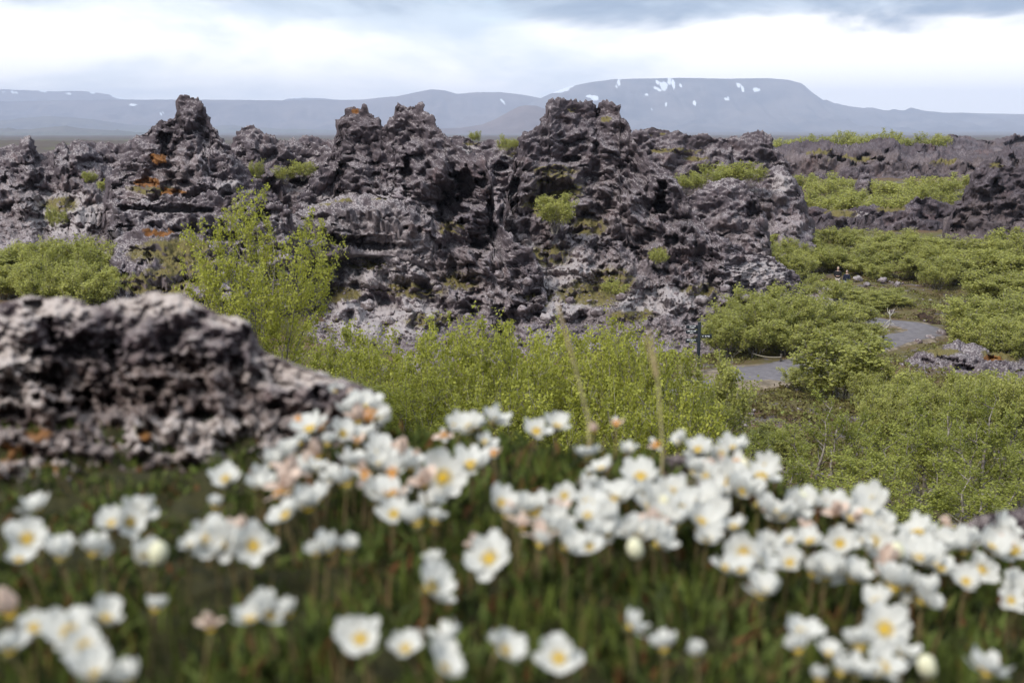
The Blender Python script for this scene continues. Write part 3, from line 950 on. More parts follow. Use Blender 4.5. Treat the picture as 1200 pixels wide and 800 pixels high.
def shrub_parts(seed, H, Wd, nstem, nleaf, leaf, mat, spread=0.55, up=0.7, twig_r=0.004, stem_r=0.022, tone_lo=0.0, tips=0.5, one=False):
    """Meshes of a many-stemmed shrub of height H and width Wd: the stems (one mesh each), the twigs and the crown of leaves."""
    rng = np.random.RandomState(seed)
    stems, segs = [], []
    tw = Tubes()
    az0 = rng.rand() * 6.28
    for k in range(nstem):
        az = az0 + k * 2.4 + rng.normal() * 0.3
        out = Wd * 0.5 * spread * math.sqrt((k + 0.6) / nstem)
        hh = H * (0.98 - 0.33 * (k / max(1, nstem - 1)) ** 1.3 + 0.08 * rng.normal())
        m = 7
        t = np.linspace(0, 1, m)
        r0 = 0.06 * Wd
        rr = r0 + out * (t ** 0.8) * (1 + 0.15 * rng.normal())
        zz = hh * (t ** (0.85 + 0.4 * out / Wd))
        wob = np.cumsum(rng.normal(size=(m, 2)) * 0.028 * H, axis=0) * t[:, None]
        pts = np.stack([np.cos(az) * rr + wob[:, 0], np.sin(az) * rr + wob[:, 1], zz], 1)
        pts[0, 2] = -0.25
        stems.append(Tubes().add(pts, stem_r * H / 2.5 * (1 - 0.85 * t), 5))
        nb = 9
        for b in range(nb):
            f = 0.18 + 0.80 * (b + rng.rand()) / nb
            i = min(int(f * (m - 1)), m - 2)
            p = pts[i] + (pts[i + 1] - pts[i]) * (f * (m - 1) - i)
            a2 = rng.rand() * 6.28
            ln = (0.34 - 0.20 * f) * (0.55 * H + 0.45 * Wd) * (0.7 + 0.6 * rng.rand())
            dv = np.array([math.cos(a2) + 0.9 * math.cos(az), math.sin(a2) + 0.9 * math.sin(az), up * (0.5 + 1.0 * rng.rand())])
            dv /= np.linalg.norm(dv)
            mid = p + dv * ln * 0.55 + rng.normal(size=3) * 0.04 * ln
            end = p + dv * ln + np.array([0, 0, 0.22 * ln * up])
            tw.add([p, mid, end], [stem_r * 0.4 * H / 2.5, stem_r * 0.25 * H / 2.5, twig_r], 3)
            segs += [(p + (mid - p) * 0.3, mid, 0.7), (mid, end, 1.4)]
            for c in range(4):
                g = 0.3 + 0.7 * rng.rand()
                q = p + (end - p) * g
                dv2 = dv * 0.6 + rng.normal(size=3) * 0.55 + np.array([0, 0, up * 0.7])
                dv2 /= np.linalg.norm(dv2)
                l2 = ln * (0.3 + 0.35 * rng.rand())
                e2 = q + dv2 * l2
                tw.add([q, e2], [twig_r * 1.3, twig_r * 0.6], 3)
                segs.append((q, e2, 1.6))
        # leading shoot
        e = pts[-1] + np.array([rng.normal() * 0.05, rng.normal() * 0.05, 0.14 * H * tips * (0.6 + 0.8 * rng.rand())])
        tw.add([pts[-1], e], [twig_r * 1.5, twig_r * 0.6], 3)
        segs += [(pts[-2], pts[-1], 1.6), (pts[-1], e, 1.8)]
    A = np.array([s[0] for s in segs])
    B = np.array([s[1] for s in segs])
    wl = np.array([s[2] for s in segs]) * np.linalg.norm(B - A, axis=1)
    ncl = nleaf // 4 + 1
    pick = rng.choice(len(A), ncl, p=wl / wl.sum())
    c = A[pick] + (B - A)[pick] * rng.rand(ncl, 1) + rng.normal(size=(ncl, 3)) * leaf * 0.7
    c = np.repeat(c, 4, 0)[:nleaf] + rng.normal(size=(nleaf, 3)) * leaf * np.array([0.75, 0.75, 0.65])
    nrm = rng.normal(size=(nleaf, 3)) + np.array([0, 0, 0.9])
    nrm += 0.8 * c / np.array([Wd, Wd, H * 2])
    nrm /= np.linalg.norm(nrm, axis=1, keepdims=True)
    ta = np.cross(nrm, rng.normal(size=(nleaf, 3)))
    ta /= np.linalg.norm(ta, axis=1, keepdims=True)
    tb = np.cross(nrm, ta)
    sz = leaf * (0.6 + 0.7 * rng.rand(nleaf, 1))
    # each leaf: a folded rhombus of two triangles
    v0, v2 = c - ta * sz * 0.55, c + ta * sz * 0.55
    v1, v3 = c + tb * sz * 0.42 + nrm * sz * 0.12, c - tb * sz * 0.42 + nrm * sz * 0.12
    V = np.stack([v0, v1, v2, v3], 1).reshape(-1, 3)
    i4 = np.arange(nleaf) * 4
    F = np.concatenate([np.stack([i4, i4 + 1, i4 + 2], 1), np.stack([i4, i4 + 2, i4 + 3], 1)])
    tone = np.repeat(np.clip(tone_lo + 0.45 * np.repeat(rng.rand(ncl), 4)[:nleaf] + 0.25 * rng.rand(nleaf) + 0.4 * rng.rand(nleaf) ** 3, 0, 1), 4)
    crown = mesh_np('crown', V, F, False, [mat], dict(tone=tone))
    if one:                                     # small in the photo: stems and twigs in one mesh
        for st in stems:
            tw.f += [f + tw.n for f in st.f]
            tw.v += st.v
            tw.n += st.n
        return [], tw.mesh('branches', M_BARK), crown
    return [st.mesh('stem', M_BARK) for st in stems], tw.mesh('twigs', M_BARK), crown


TEMPL = {}


def templ(kind, i):
    k = (kind, i)
    if k not in TEMPL:
        if kind == 'near':
            TEMPL[k] = (2.6, 2.0) + shrub_parts(10 + i, 2.6, 2.0, 9, 9500, 0.05, M_LEAF_NEAR, 0.62, 1.0, 0.003, 0.016, tips=0.9)
        elif kind == 'tall':
            TEMPL[k] = (2.9, 2.4) + shrub_parts(20 + i, 2.9, 2.4, 14, 24000, 0.042, M_LEAF_NEAR, 0.95, 0.9, 0.003, 0.018, tips=0.8)
        elif kind == 'birch':
            TEMPL[k] = (3.2, 3.0) + shrub_parts(30 + i, 3.2, 3.0, 5, 10500, 0.055, M_LEAF_DARK, 0.85, 0.7, 0.005, 0.045, tips=0.6)
        elif kind == 'mid':
            TEMPL[k] = (2.2, 2.0) + shrub_parts(40 + i, 2.2, 2.0, 11, 8000, 0.075, M_LEAF_MID, 0.85, 1.3, 0.005, 0.022, tips=0.6, one=True)
        elif kind == 'far':
            TEMPL[k] = (2.2, 2.8) + shrub_parts(50 + i, 2.2, 2.8, 8, 2800, 0.13, M_LEAF_MID, 0.85, 1.1, 0.006, 0.022, tips=0.5, one=True)
    return TEMPL[k]


def plant(kind, i, x, y, z, H, Wd, rot, cat, group, name):
    t = templ(kind, i)
    root = empty(name, (x, y, z))
    root.rotation_euler.z = rot
    sx, sz = Wd / t[1], H / t[0]
    parts = [('crown', t[4]), (t[3].name.split('.')[0], t[3])]
    if kind not in ('far', 'mid'):
        parts += [('stem', m) for m in t[2]]
    for nm, me in parts:
        o = bpy.data.objects.new(nm, me)
        C.objects.link(o)
        o.parent = root
        o.scale = (sx, sx, sz)
        if nm in ('twigs', 'branches'):
            o['kind'] = 'stuff'
    tag(root, '', cat, group)
    return root


# (px centre, py of the crown top, metres ahead, crown width in px, kind); z from the ground unless a foot row is given
rngp = random.Random(4)
ZONES = []


def zone(one, many, group, L, name='birch_shrub', cat='shrub'):
    ZONES.append((one, many, group, L, name, cat))


zone('slender bright green birch with one long leading shoot in front of the lava mound', '', 'birch scrub on the near hillside', [(302, 240, 16, 128, 'tall', None)], 'young_birch', 'birch')
zone('', '%s birch shrub in the thicket behind the white flowers', 'birch scrub on the near hillside',
     [(385, 402, 22, 110, 'near', None), (440, 392, 25, 110, 'near', None), (490, 396, 23.5, 105, 'near', None), (540, 386, 25, 110, 'near', None), (590, 382, 24, 112, 'near', None), (640, 392, 26, 105, 'near', None),
      (690, 384, 25, 115, 'near', None), (740, 396, 24, 105, 'near', None), (785, 408, 23, 105, 'near', None)])
zone('', '%s shrub in the rear row of the close green thicket', 'birch scrub on the near hillside',
     [(415, 385, 30, 100, 'near', None), (520, 378, 31, 110, 'near', None), (612, 388, 31, 110, 'near', None), (668, 386, 31, 100, 'near', None), (738, 382, 31, 90, 'near', None), (720, 390, 31, 105, 'near', None)])
zone('', '%s low shrub in front of the close thicket', 'birch scrub on the near hillside',
     [(400, 440, 18, 130, 'near', None), (475, 448, 18, 130, 'near', None), (560, 452, 18, 140, 'near', None), (640, 455, 18, 140, 'near', None), (720, 452, 18, 140, 'near', None), (800, 462, 18, 130, 'near', None)])
zone('', '%s rounded shrub just below the signpost', 'birch scrub on the near hillside',
     [(836, 424, 36, 96, 'mid', None), (820, 458, 28, 120, 'birch', None)])
zone('', '%s dark birch on the slope at the lower right', 'birches at the lower right',
     [(880, 520, 20, 190, 'birch', None), (965, 468, 26, 165, 'birch', None), (1040, 500, 24, 170, 'birch', None), (1095, 462, 27, 180, 'birch', None), (1165, 470, 25, 190, 'birch', None), (1215, 500, 22, 180, 'birch', None),
      (1020, 545, 19, 220, 'birch', None), (1130, 555, 18, 230, 'birch', None)], 'birch_tree', 'birch')
zone('', '%s shrub of the row below the lava outcrop', 'birches at the lower right', [(1065, 452, 38, 70, 'mid', None), (1110, 446, 37, 90, 'mid', None), (1150, 440, 38, 90, 'mid', None), (1195, 444, 37, 90, 'mid', None), (1085, 475, 32, 110, 'birch', None)])
zone('', '%s shrub on the ground enclosed by the path bend', 'scrub beside the path', [(1022, 352, 74.5, 50, 'mid', None), (1048, 350, 75.5, 42, 'mid', None), (1040, 338, 79, 46, 'mid', None)])
zone('large round green shrub hiding the middle of the path', '', 'scrub beside the path', [(992, 393, 47, 130, 'mid', None)])
zone('', '%s shrub of the low clump by the large round shrub', 'scrub beside the path', [(940, 430, 49.5, 50, 'mid', None), (1035, 432, 45, 70, 'mid', None), (905, 500, 38, 80, 'mid', None), (1060, 455, 38, 90, 'mid', None)])
zone('', '%s shrub in the big clump left of the path bend', 'scrub beside the path',
     [(875, 348, 64, 70, 'mid', None), (905, 338, 66, 75, 'mid', None), (940, 346, 64, 75, 'mid', None), (970, 352, 66, 70, 'mid', None), (1000, 356, 68, 65, 'mid', None), (1020, 340, 76, 60, 'mid', None),
      (885, 370, 60, 80, 'mid', None), (925, 378, 60, 70, 'mid', None), (968, 380, 60.5, 70, 'mid', None), (1008, 378, 63, 60, 'mid', None)])
zone('', '%s green shrub close in front of the two walkers', 'scrub beside the path', [(938, 322, 80, 50, 'mid', None), (984, 329, 81.8, 34, 'mid', None), (970, 331, 78, 42, 'mid', None), (1000, 336, 79, 40, 'mid', None)])
zone('', '%s bushy shrub right of the path bend', 'scrub beside the path',
     [(1140, 352, 66, 75, 'mid', None), (1185, 348, 67, 90, 'mid', None), (1165, 368, 62, 80, 'mid', None), (1215, 372, 60, 80, 'mid', None)])
zone('', '%s front shrub on the bank behind the path', 'scrub on the bank behind the path',
     [(1055, 300, 92, 60, 'mid', None), (1085, 296, 92, 65, 'mid', None), (1115, 302, 88, 65, 'mid', None), (1145, 292, 88, 75, 'mid', None), (1180, 296, 86, 80, 'mid', None), (1215, 300, 84, 80, 'mid', None), (1160, 318, 80, 70, 'mid', None), (1200, 326, 78, 75, 'mid', None)])
zone('', '%s rear shrub on the bank behind the path', 'scrub on the bank behind the path',
     [(1030, 283, 102, 55, 'mid', None), (1060, 272, 106, 60, 'mid', None), (1090, 278, 100, 60, 'mid', None), (1122, 280, 97, 60, 'mid', None), (1190, 270, 99, 60, 'mid', None), (1160, 284, 96, 60, 'mid', None)])
zone('', '%s shrub on the valley floor below the lava shelf', 'scrub on the valley floor',
     [(838, 268, 98, 40, 'mid', None), (862, 278, 96, 45, 'mid', None), (890, 274, 100, 50, 'mid', None), (918, 282, 98, 50, 'mid', None), (945, 275, 104, 50, 'mid', None), (970, 268, 108, 50, 'mid', None), (1000, 270, 108, 55, 'mid', None),
      (930, 298, 90, 50, 'mid', None), (960, 292, 94, 55, 'mid', None), (990, 290, 96, 55, 'mid', None), (1020, 296, 93, 50, 'mid', None), (905, 292, 92, 50, 'mid', None)])
zone('', '%s rear shrub on the terrace below the lava wall', 'scrub on the far terrace',
     [(945, 205, 160, 35, 'far', None), (965, 212, 152, 40, 'far', None), (985, 208, 156, 38, 'far', None), (1000, 222, 142, 40, 'far', None), (1030, 214, 150, 40, 'far', None), (1055, 216, 148, 40, 'far', None),
      (1080, 210, 154, 40, 'far', None), (1105, 212, 150, 40, 'far', None), (1130, 206, 156, 40, 'far', None)])
zone('', '%s front shrub on the terrace below the lava wall', 'scrub on the far terrace',
     [(955, 226, 138, 45, 'far', None), (980, 230, 134, 48, 'far', None), (1010, 232, 133, 45, 'far', None), (1040, 228, 136, 45, 'far', None), (1068, 222, 142, 40, 'far', None), (1100, 222, 140, 40, 'far', None)])
zone('', '%s shrub between the rounded knob and central crag', 'scrub among the crags',
     [(808, 205, 99, 36, 'far', 226), (832, 198, 101, 38, 'far', 222), (858, 192, 103, 40, 'far', 215), (882, 196, 102, 30, 'far', 216)])
zone('', '%s shrub of the thicket below the jagged left crag', 'scrub at the left edge',
     [(-8, 292, 60, 80, 'mid', None), (30, 288, 62, 70, 'mid', None), (68, 282, 61, 75, 'mid', None), (105, 280, 60, 70, 'mid', None), (20, 310, 57, 80, 'mid', None), (75, 306, 56.5, 85, 'mid', None), (118, 312, 57, 50, 'mid', None)])
zone('', '%s small green shrub growing on the left lava crags', 'scrub among the crags',
     [(104, 202, 79, 18, 'far', 216), (124, 212, 76, 22, 'far', 226), (65, 246, 70, 20, 'far', 268), (300, 190, 80, 16, 'far', 216), (334, 197, 80, 26, 'far', 214), (354, 190, 80, 26, 'far', 210)])
zone('round yellow green bush alone on the slope of the central crag', '', 'scrub among the crags', [(650, 230, 70.5, 50, 'mid', 270)])
zone('', '%s tiny shrub on the lower slope of the central crag', 'scrub among the crags', [(772, 293, 67, 24, 'far', 312), (720, 330, 64, 26, 'far', 350)])
zone('', '%s small shrub on the skyline saddle left of the central crag', 'scrub among the crags', [(556, 155, 96, 14, 'far', 168), (592, 162, 90, 16, 'far', 180), (606, 163, 91, 16, 'far', 178)])
zone('', '%s shrub in the far green line beyond the lava wall', 'scrub on the far plain',
     [(925, 163, 290, 34, 'far', None), (958, 160, 320, 34, 'far', None), (990, 156, 330, 34, 'far', None), (1015, 159, 320, 36, 'far', None), (1045, 154, 330, 22, 'far', None), (1072, 161, 310, 36, 'far', None), (1100, 160, 310, 30, 'far', None)])
zone('', '%s shrub right beside the slender bright green birch', 'birch scrub on the near hillside', [(330, 400, 30, 90, 'near', None), (360, 420, 24, 100, 'near', None)])

for one, many, group, L, name, cat in ZONES:
    its = []
    extra = []
    for (px, py, Y, wpx, kind, foot) in L:               # the clumps are several shrubs deep
        if kind == 'mid' and foot is None and len(L) > 3:
            for sg in ((-1, 1) if Y < 70 else (rngp.choice((-1, 1)),)):
                ex = (px + sg * wpx * rngp.uniform(0.2, 0.5), py + rngp.uniform(2, 12), Y - rngp.uniform(0.5, 3.0), wpx * rngp.uniform(0.6, 0.9), kind, None)
                wp = at(ex[0], ex[1], ex[2])
                if path_dist(np.array([wp[0]]), np.array([ex[2]]))[0] < 2.6 or (860 < ex[0] < 940 and 40 < ex[2] < 54) or (1015 < ex[0] < 1125 and 50 < ex[2] < 66):
                    continue
                extra.append(ex)
    for i, (px, py, Y, wpx, kind, foot) in enumerate(L + extra):
        top = at(px, py, Y)
        if foot is None:
            gz = float(height_n([top[0]], [top[1]])[0]) - 0.05
        else:
            gz = float(at(px, foot, Y)[2])
        H = max(0.8, top[2] - gz)
        Wd = wpx * Y / FPX * {'mid': 0.95, 'birch': 0.88}.get(kind, 1.1)
        var = {'near': 4, 'tall': 1, 'birch': 3, 'mid': 5, 'far': 4}[kind]
        o = plant(kind, (i * 3 + int(px)) % var, top[0], top[1], gz, H / 1.05, Wd, rngp.random() * 6.28, cat, group, name)
        its.append((o, px))
    label_in_order(its, one, many)
print('shrubs', round(time.time() - T0, 1))

# ------------------------------------------------------------------ distant hills and the table mountain


def mat_hill(name, a, b, k, snow=True, green=None):
    m, nt, out = new_mat(name)
    geo = nt.add('ShaderNodeNewGeometry')
    pos = geo.outputs['Position']
    n = nt.noise(pos, 1.0 / k, 7, 0.62)
    n2 = nt.noise(nt.vmath('ADD', nt.vmath('MULTIPLY', pos, (1.0, 1.0, 3.0)), (900, 0, 0)), 3.0 / k, 6, 0.65)
    col = nt.mix(nt.step(nt.math('ADD', nt.math('MULTIPLY', n, 0.6), nt.math('MULTIPLY', n2, 0.4)), 0.38, 0.62), a, b)
    if green:
        sp = nt.add('ShaderNodeSeparateXYZ')
        nt.l.new(pos, sp.inputs[0])
        col = nt.mix(nt.math('MULTIPLY', nt.math('SUBTRACT', 1.0, nt.step(sp.outputs[2], green[0], green[1])), 0.6), col, (0.10, 0.115, 0.05))
    sn = nt.step(nt.math('ADD', nt.attr('snow'), nt.math('MULTIPLY', nt.math('SUBTRACT', n2, 0.5), 1.1)), 0.30, 0.62)
    col = nt.mix(sn, col, (0.70, 0.73, 0.78))
    principled(nt, out, col, 0.95, 0.1)
    return m


M_HILL = mat_hill('far hillside', (0.085, 0.07, 0.075), (0.15, 0.12, 0.115), 900)
M_CINDER = mat_hill('cinder cone', (0.09, 0.062, 0.06), (0.14, 0.10, 0.09), 300)
M_TABLE = mat_hill('table mountain rock', (0.06, 0.058, 0.065), (0.15, 0.13, 0.125), 1100)
M_NEARHILL = mat_hill('low near hills', (0.07, 0.062, 0.065), (0.12, 0.105, 0.09), 500, green=(-72, -30))


def hill(name, top, Yt, run, seed, mat, relief, snow=(), wild=1.0, back=0.5, kind='structure'):
    """A range of hills: crest line Yt ahead, front slope running down to the plain, back slope."""
    px = np.arange(top[0][0], top[-1][0] + 1, 2.8)
    ty = poly(top, px)
    n = len(px)
    ty = ty - 0.6 * wild * fbm(np.stack([px / 26.0, px * 0, px * 0 + seed], 1), 4, seed)
    nf = 30
    t = np.linspace(0, 1, nf)
    crest = at(px, ty, np.full(n, float(Yt)))
    z0 = -95.0
    hh = crest[:, 2] - z0
    P = np.zeros((nf * 2 - 1, n, 3))
    for i, q in enumerate(t):                # front
        Y = Yt - run * (1 - q)
        P[i, :, 0] = crest[:, 0] * (Y / Yt)
        P[i, :, 1] = Y
        P[i, :, 2] = z0 + hh * (0.12 * q + 0.88 * q ** 2.2)
    for i, q in enumerate(t[1:]):            # back
        Y = Yt + run * back * q
        P[nf + i, :, 0] = crest[:, 0] * (Y / Yt)
        P[nf + i, :, 1] = Y
        P[nf + i, :, 2] = crest[:, 2] + (z0 - crest[:, 2]) * q ** 1.3
    V = P.reshape(-1, 3)
    T = np.repeat(np.concatenate([t, 1 + t[1:]]), n)
    env = np.sin(np.clip(T / 2, 0, 1) * math.pi) * np.clip(np.abs(T - 1) * 5, 0, 1)
    q = V / np.array([relief * 7, relief * 9, 1e9])
    gul = fbm(np.stack([q[:, 0], q[:, 1] * 0.6, q[:, 0] * 0 + seed], 1), 5, seed, 0.55) + 0.6 * billow(np.stack([q[:, 0] * 2.2, q[:, 1] * 0.5, q[:, 0] * 0 + seed], 1), 3, seed + 3)
    V[:, 2] += relief * env * gul
    sn = np.zeros(len(V))
    for (sx, sy, rx, ry, rot) in snow:
        d = V - np.array([0, 0, CAMZ])
        dd = d[:, 1] * cP - d[:, 2] * sP
        X = 600 + FPX * d[:, 0] / dd
        Yp = 400 - FPX * (d[:, 1] * sP + d[:, 2] * cP) / dd
        c, s_ = math.cos(rot), math.sin(rot)
        a = ((X - sx) * c + (Yp - sy) * s_) / rx
        b = (-(X - sx) * s_ + (Yp - sy) * c) / ry
        sn = np.maximum(sn, (1 - sstep(np.sqrt(a * a + b * b), 0.4, 1.3)) * (T <= 1.02))
    me = mesh_np(name, V, grid_faces(2 * nf - 1, n)[:, ::-1], True, [mat], dict(snow=sn))
    o = link(name, me, kind=kind)
    return o


hill('hills', [(-700, 140), (-450, 118), (-200, 112), (-60, 108), (0, 105), (60, 107), (100, 107), (128, 111), (150, 117), (190, 119), (330, 118), (345, 114), (380, 116), (520, 124), (640, 130), (900, 138), (1300, 142)], 18800, 2600, 3, M_HILL, 34,
     snow=[(5, 109, 10, 1.2, 0), (50, 107, 6, 1.2, 0), (80, 109, 6, 1.5, 0), (108, 109, 5, 2, 0.2), (140, 114, 14, 2.6, 0.2), (170, 117, 20, 1.6, 0), (345, 115, 10, 1.2, 0), (20, 108, 8, 1, 0)])
hill('hills', [(-700, 146), (-400, 130), (-150, 122), (0, 119), (120, 117), (250, 117), (340, 118), (420, 117), (465, 113), (490, 108), (505, 104.5), (520, 106), (535, 110), (560, 108.5), (585, 108), (610, 111), (640, 116), (700, 132), (760, 150)], 15600, 3600, 11, M_HILL, 80,
     snow=[(589, 119, 6, 1.6, 0.7), (155, 123, 7, 1.2, 0), (190, 132, 5, 1.2, -0.4)])
hill('table_mountain', [(560, 150), (600, 132), (640, 112), (665, 102), (690, 97), (720, 93), (760, 92), (800, 91.5), (850, 92.5), (880, 92), (905, 92), (925, 94), (940, 98), (950, 107), (965, 118), (985, 124), (1010, 127), (1045, 130), (1075, 129), (1105, 132), (1160, 133), (1200, 134), (1300, 137), (1500, 146)], 15000, 3800, 23, M_TABLE, 95, wild=0.7,
     snow=[(778, 101, 5.59, 5.80, 0), (784, 94, 2.24, 8.13, 0.3), (774, 99, 8.94, 1.86, 0.5), (789, 99, 2.46, 8.13, -0.2), (725, 97, 2.46, 6.97, 0.4), (770, 104, 6.71, 2.32, 0.4), (797, 102, 2.24, 2.79, 0), (868, 102, 8.94, 2.32, 0.7), (886, 105, 5.03, 3.02, 0.2), (697, 115, 5.03, 3.48, 0.2), (690, 113, 4.47, 1.86, 0), (782, 122, 5.59, 2.09, -0.2), (814, 122, 5.59, 1.39, 0.2), (763, 127, 2.79, 1.74, -0.6), (822, 123, 3.35, 1.39, 0), (852, 116, 3.91, 1.51, 0), (660, 105, 15.65, 2.55, -0.35), (757, 110, 3.35, 1.63, 0), (735, 94, 4.47, 1.39, 0)])
hill('cinder_cone', [(470, 152), (540, 150), (565, 146), (580, 140), (600, 129), (608, 125), (616, 123.5), (628, 124), (640, 128), (655, 135), (680, 146), (720, 151), (780, 152)], 9500, 1400, 31, M_CINDER, 10, wild=0.25)
hill('hills', [(-400, 140), (-150, 139), (0, 141), (40, 137), (60, 136), (85, 138), (110, 140), (150, 146), (200, 149), (270, 147), (330, 151), (420, 153)], 11500, 2200, 41, M_NEARHILL, 22, wild=1.2)
hill('hills', [(-400, 150), (-150, 151), (0, 151), (35, 152), (52, 149.5), (75, 147.5), (95, 150), (110, 151.5), (130, 153), (160, 155), (240, 157)], 7500, 1600, 47, M_NEARHILL, 16, wild=1.4)

# ------------------------------------------------------------------ the boulder beside the flowers and its small neighbour
crag('lichen_boulder', 'big dark boulder crusted with white and orange lichen beside the flowers',
     top=[(-90, 352), (-30, 362), (0, 357), (24, 350), (44, 347), (72, 349), (96, 353), (106, 360), (120, 359), (136, 352), (160, 349), (180, 344), (208, 343), (224, 350), (240, 360), (260, 369), (284, 376), (293, 382), (298, 405), (312, 415), (348, 428), (372, 438), (400, 447), (424, 454), (446, 466)],
     base=[(-90, 640), (0, 630), (150, 612), (250, 595), (330, 565), (400, 535), (446, 505)],
     Yt=[(-90, 1.10), (200, 1.08), (290, 1.04), (446, 0.98)], Yb=[(-90, 0.74), (150, 0.77), (250, 0.80), (330, 0.83), (400, 0.87), (446, 0.9)], back=0.22, S=0.012, pockets=0.010, relief=0.055, seed=7, mat=M_FGROCK, step=1.5, endw=0.05,
     prof=((0, 0), (0.35, 0.35), (0.6, 0.75), (1, 1)), rough=0.6, ledge=0.10, skirt=2.5, cat='boulder', group=None, ground=True,
     holes=[(90, 430, 60, 45, 0.05), (215, 425, 32, 14, 0.03), (130, 475, 70, 20, 0.03), (40, 356, 12, 6, 0.02), (230, 570, 70, 18, 0.03), (80, 585, 60, 14, 0.03), (290, 396, 8, 14, 0.02)],
     rust=[(10, 530, 34, 16), (45, 508, 24, 10), (170, 510, 12, 8), (60, 548, 20, 8)], pale=[(60, 360, 55, 18), (180, 355, 65, 18), (270, 375, 30, 12), (15, 420, 40, 60), (20, 470, 30, 20), (340, 435, 70, 25), (230, 510, 120, 30), (60, 550, 70, 20)], moss=[(168, 505, 14, 10), (275, 515, 18, 10)])
crag('lichen_stone', 'dark stone with grey lichen at the right edge behind the flowers',
     top=[(1128, 640), (1133, 612), (1145, 602), (1165, 599), (1190, 598), (1215, 600), (1240, 612), (1250, 640)], base=[(1128, 700), (1250, 705)],
     Yt=0.99, Yb=0.92, back=0.12, S=0.03, pockets=0.01, relief=0.02, seed=17, mat=M_FGROCK, step=1.5, rough=0.8, ledge=0.1, cat='stone', group='stones among the flowers')
crag('lichen_stone', 'pale grey stone peeping out between the flowers on the ridge',
     top=[(770, 552), (780, 536), (795, 531), (812, 535), (824, 552)], base=[(770, 575), (824, 578)],
     Yt=0.93, Yb=0.90, back=0.06, S=0.02, pockets=0.005, relief=0.01, seed=19, mat=M_FGROCK, step=1.5, rough=0.7, ledge=0.1, cat='stone', group='stones among the flowers')
crag('lichen_stone', 'dark stone half hidden among flowers in the middle of the bank',
     top=[(545, 648), (560, 626), (585, 618), (610, 622), (632, 640), (640, 650)], base=[(545, 668), (640, 670)],
     Yt=0.74, Yb=0.70, back=0.05, S=0.02, pockets=0.005, relief=0.01, seed=21, mat=M_FGROCK, step=1.5, rough=0.7, ledge=0.1, cat='stone', group='stones among the flowers')

# ------------------------------------------------------------------ mountain avens
def mat_petal(name, a, b, tip):
    m, nt, out = new_mat(name)
    tcn = nt.add('ShaderNodeTexCoord')
    sp = nt.add('ShaderNodeSeparateXYZ')
    nt.l.new(tcn.outputs['Object'], sp.inputs[0])
    n = nt.noise(nt.vmath('MULTIPLY', tcn.outputs['Object'], (9.0, 1.5, 1.0)), 1.4, 4, 0.6)
    col = nt.mix(nt.step(sp.outputs[1], 0.02, 0.20), tip, nt.mix(n, a, b))
    p = principled(nt, None, col, 0.6, 0.2)
    t = nt.add('ShaderNodeBsdfTranslucent')
    nt.put(t.inputs[0], col)
    mx = nt.add('ShaderNodeMixShader')
    mx.inputs[0].default_value = 0.3
    nt.l.new(p, mx.inputs[1])
    nt.l.new(t.outputs[0], mx.inputs[2])
    nt.l.new(mx.outputs[0], out.inputs[0])
    return m


M_PETAL = mat_petal('white petal', (0.60, 0.595, 0.56), (0.68, 0.675, 0.64), (0.56, 0.53, 0.33))
M_WITHER = mat_petal('withered petal', (0.62, 0.42, 0.32), (0.78, 0.68, 0.60), (0.52, 0.30, 0.14))
M_STAMEN = mat_simple('yellow stamens', (0.70, 0.42, 0.02), (0.88, 0.64, 0.05), 300, 0.7)
M_ORANGE = mat_simple('orange seed head', (0.60, 0.22, 0.02), (0.85, 0.42, 0.04), 300, 0.7)
M_STEM = mat_simple('reddish flower stem', (0.10, 0.07, 0.03), (0.20, 0.15, 0.07), 200, 0.7)
M_CALYX = mat_simple('green brown calyx', (0.06, 0.05, 0.02), (0.14, 0.13, 0.05), 150, 0.8)
M_BUD = mat_simple('pale bud', (0.45, 0.42, 0.22), (0.75, 0.74, 0.6), 150, 0.7)


def petal_mesh(name, mat, wide, curl, seed):
    rng = np.random.RandomState(seed)
    nu, nv = 6, 5
    V = []
    for i in range(nu):
        u = i / (nu - 1)
        r = 0.06 + 0.44 * u
        w = wide * (math.sin(math.pi * min(1, (0.10 + 0.82 * u)) ** 1.25) ** 0.75) * 0.23
        for j in range(nv):
            v = -1 + 2 * j / (nv - 1)
            z = curl * u * u * 0.16 + 0.05 * v * v * wide * (1 - 0.4 * u) - 0.012 * math.cos(v * 7 + seed)
            notch = -0.035 * (1 - abs(v)) * (u > 0.99)
            V.append((w * v + rng.normal() * 0.004, r + notch - 0.02 * v * v * u, z + rng.normal() * 0.006))
    return mesh_np(name, np.array(V), grid_faces(nu, nv), True, [mat])


PET = [petal_mesh('petal', M_PETAL, 0.54 + 0.07 * (i % 3), [0.6, 1.0, 0.2, 1.3][i % 4], i) for i in range(6)]
PETW = [petal_mesh('petal', M_WITHER, 0.62, [2.2, -1.4, 1.8, 0.4][i % 4], 20 + i) for i in range(4)]


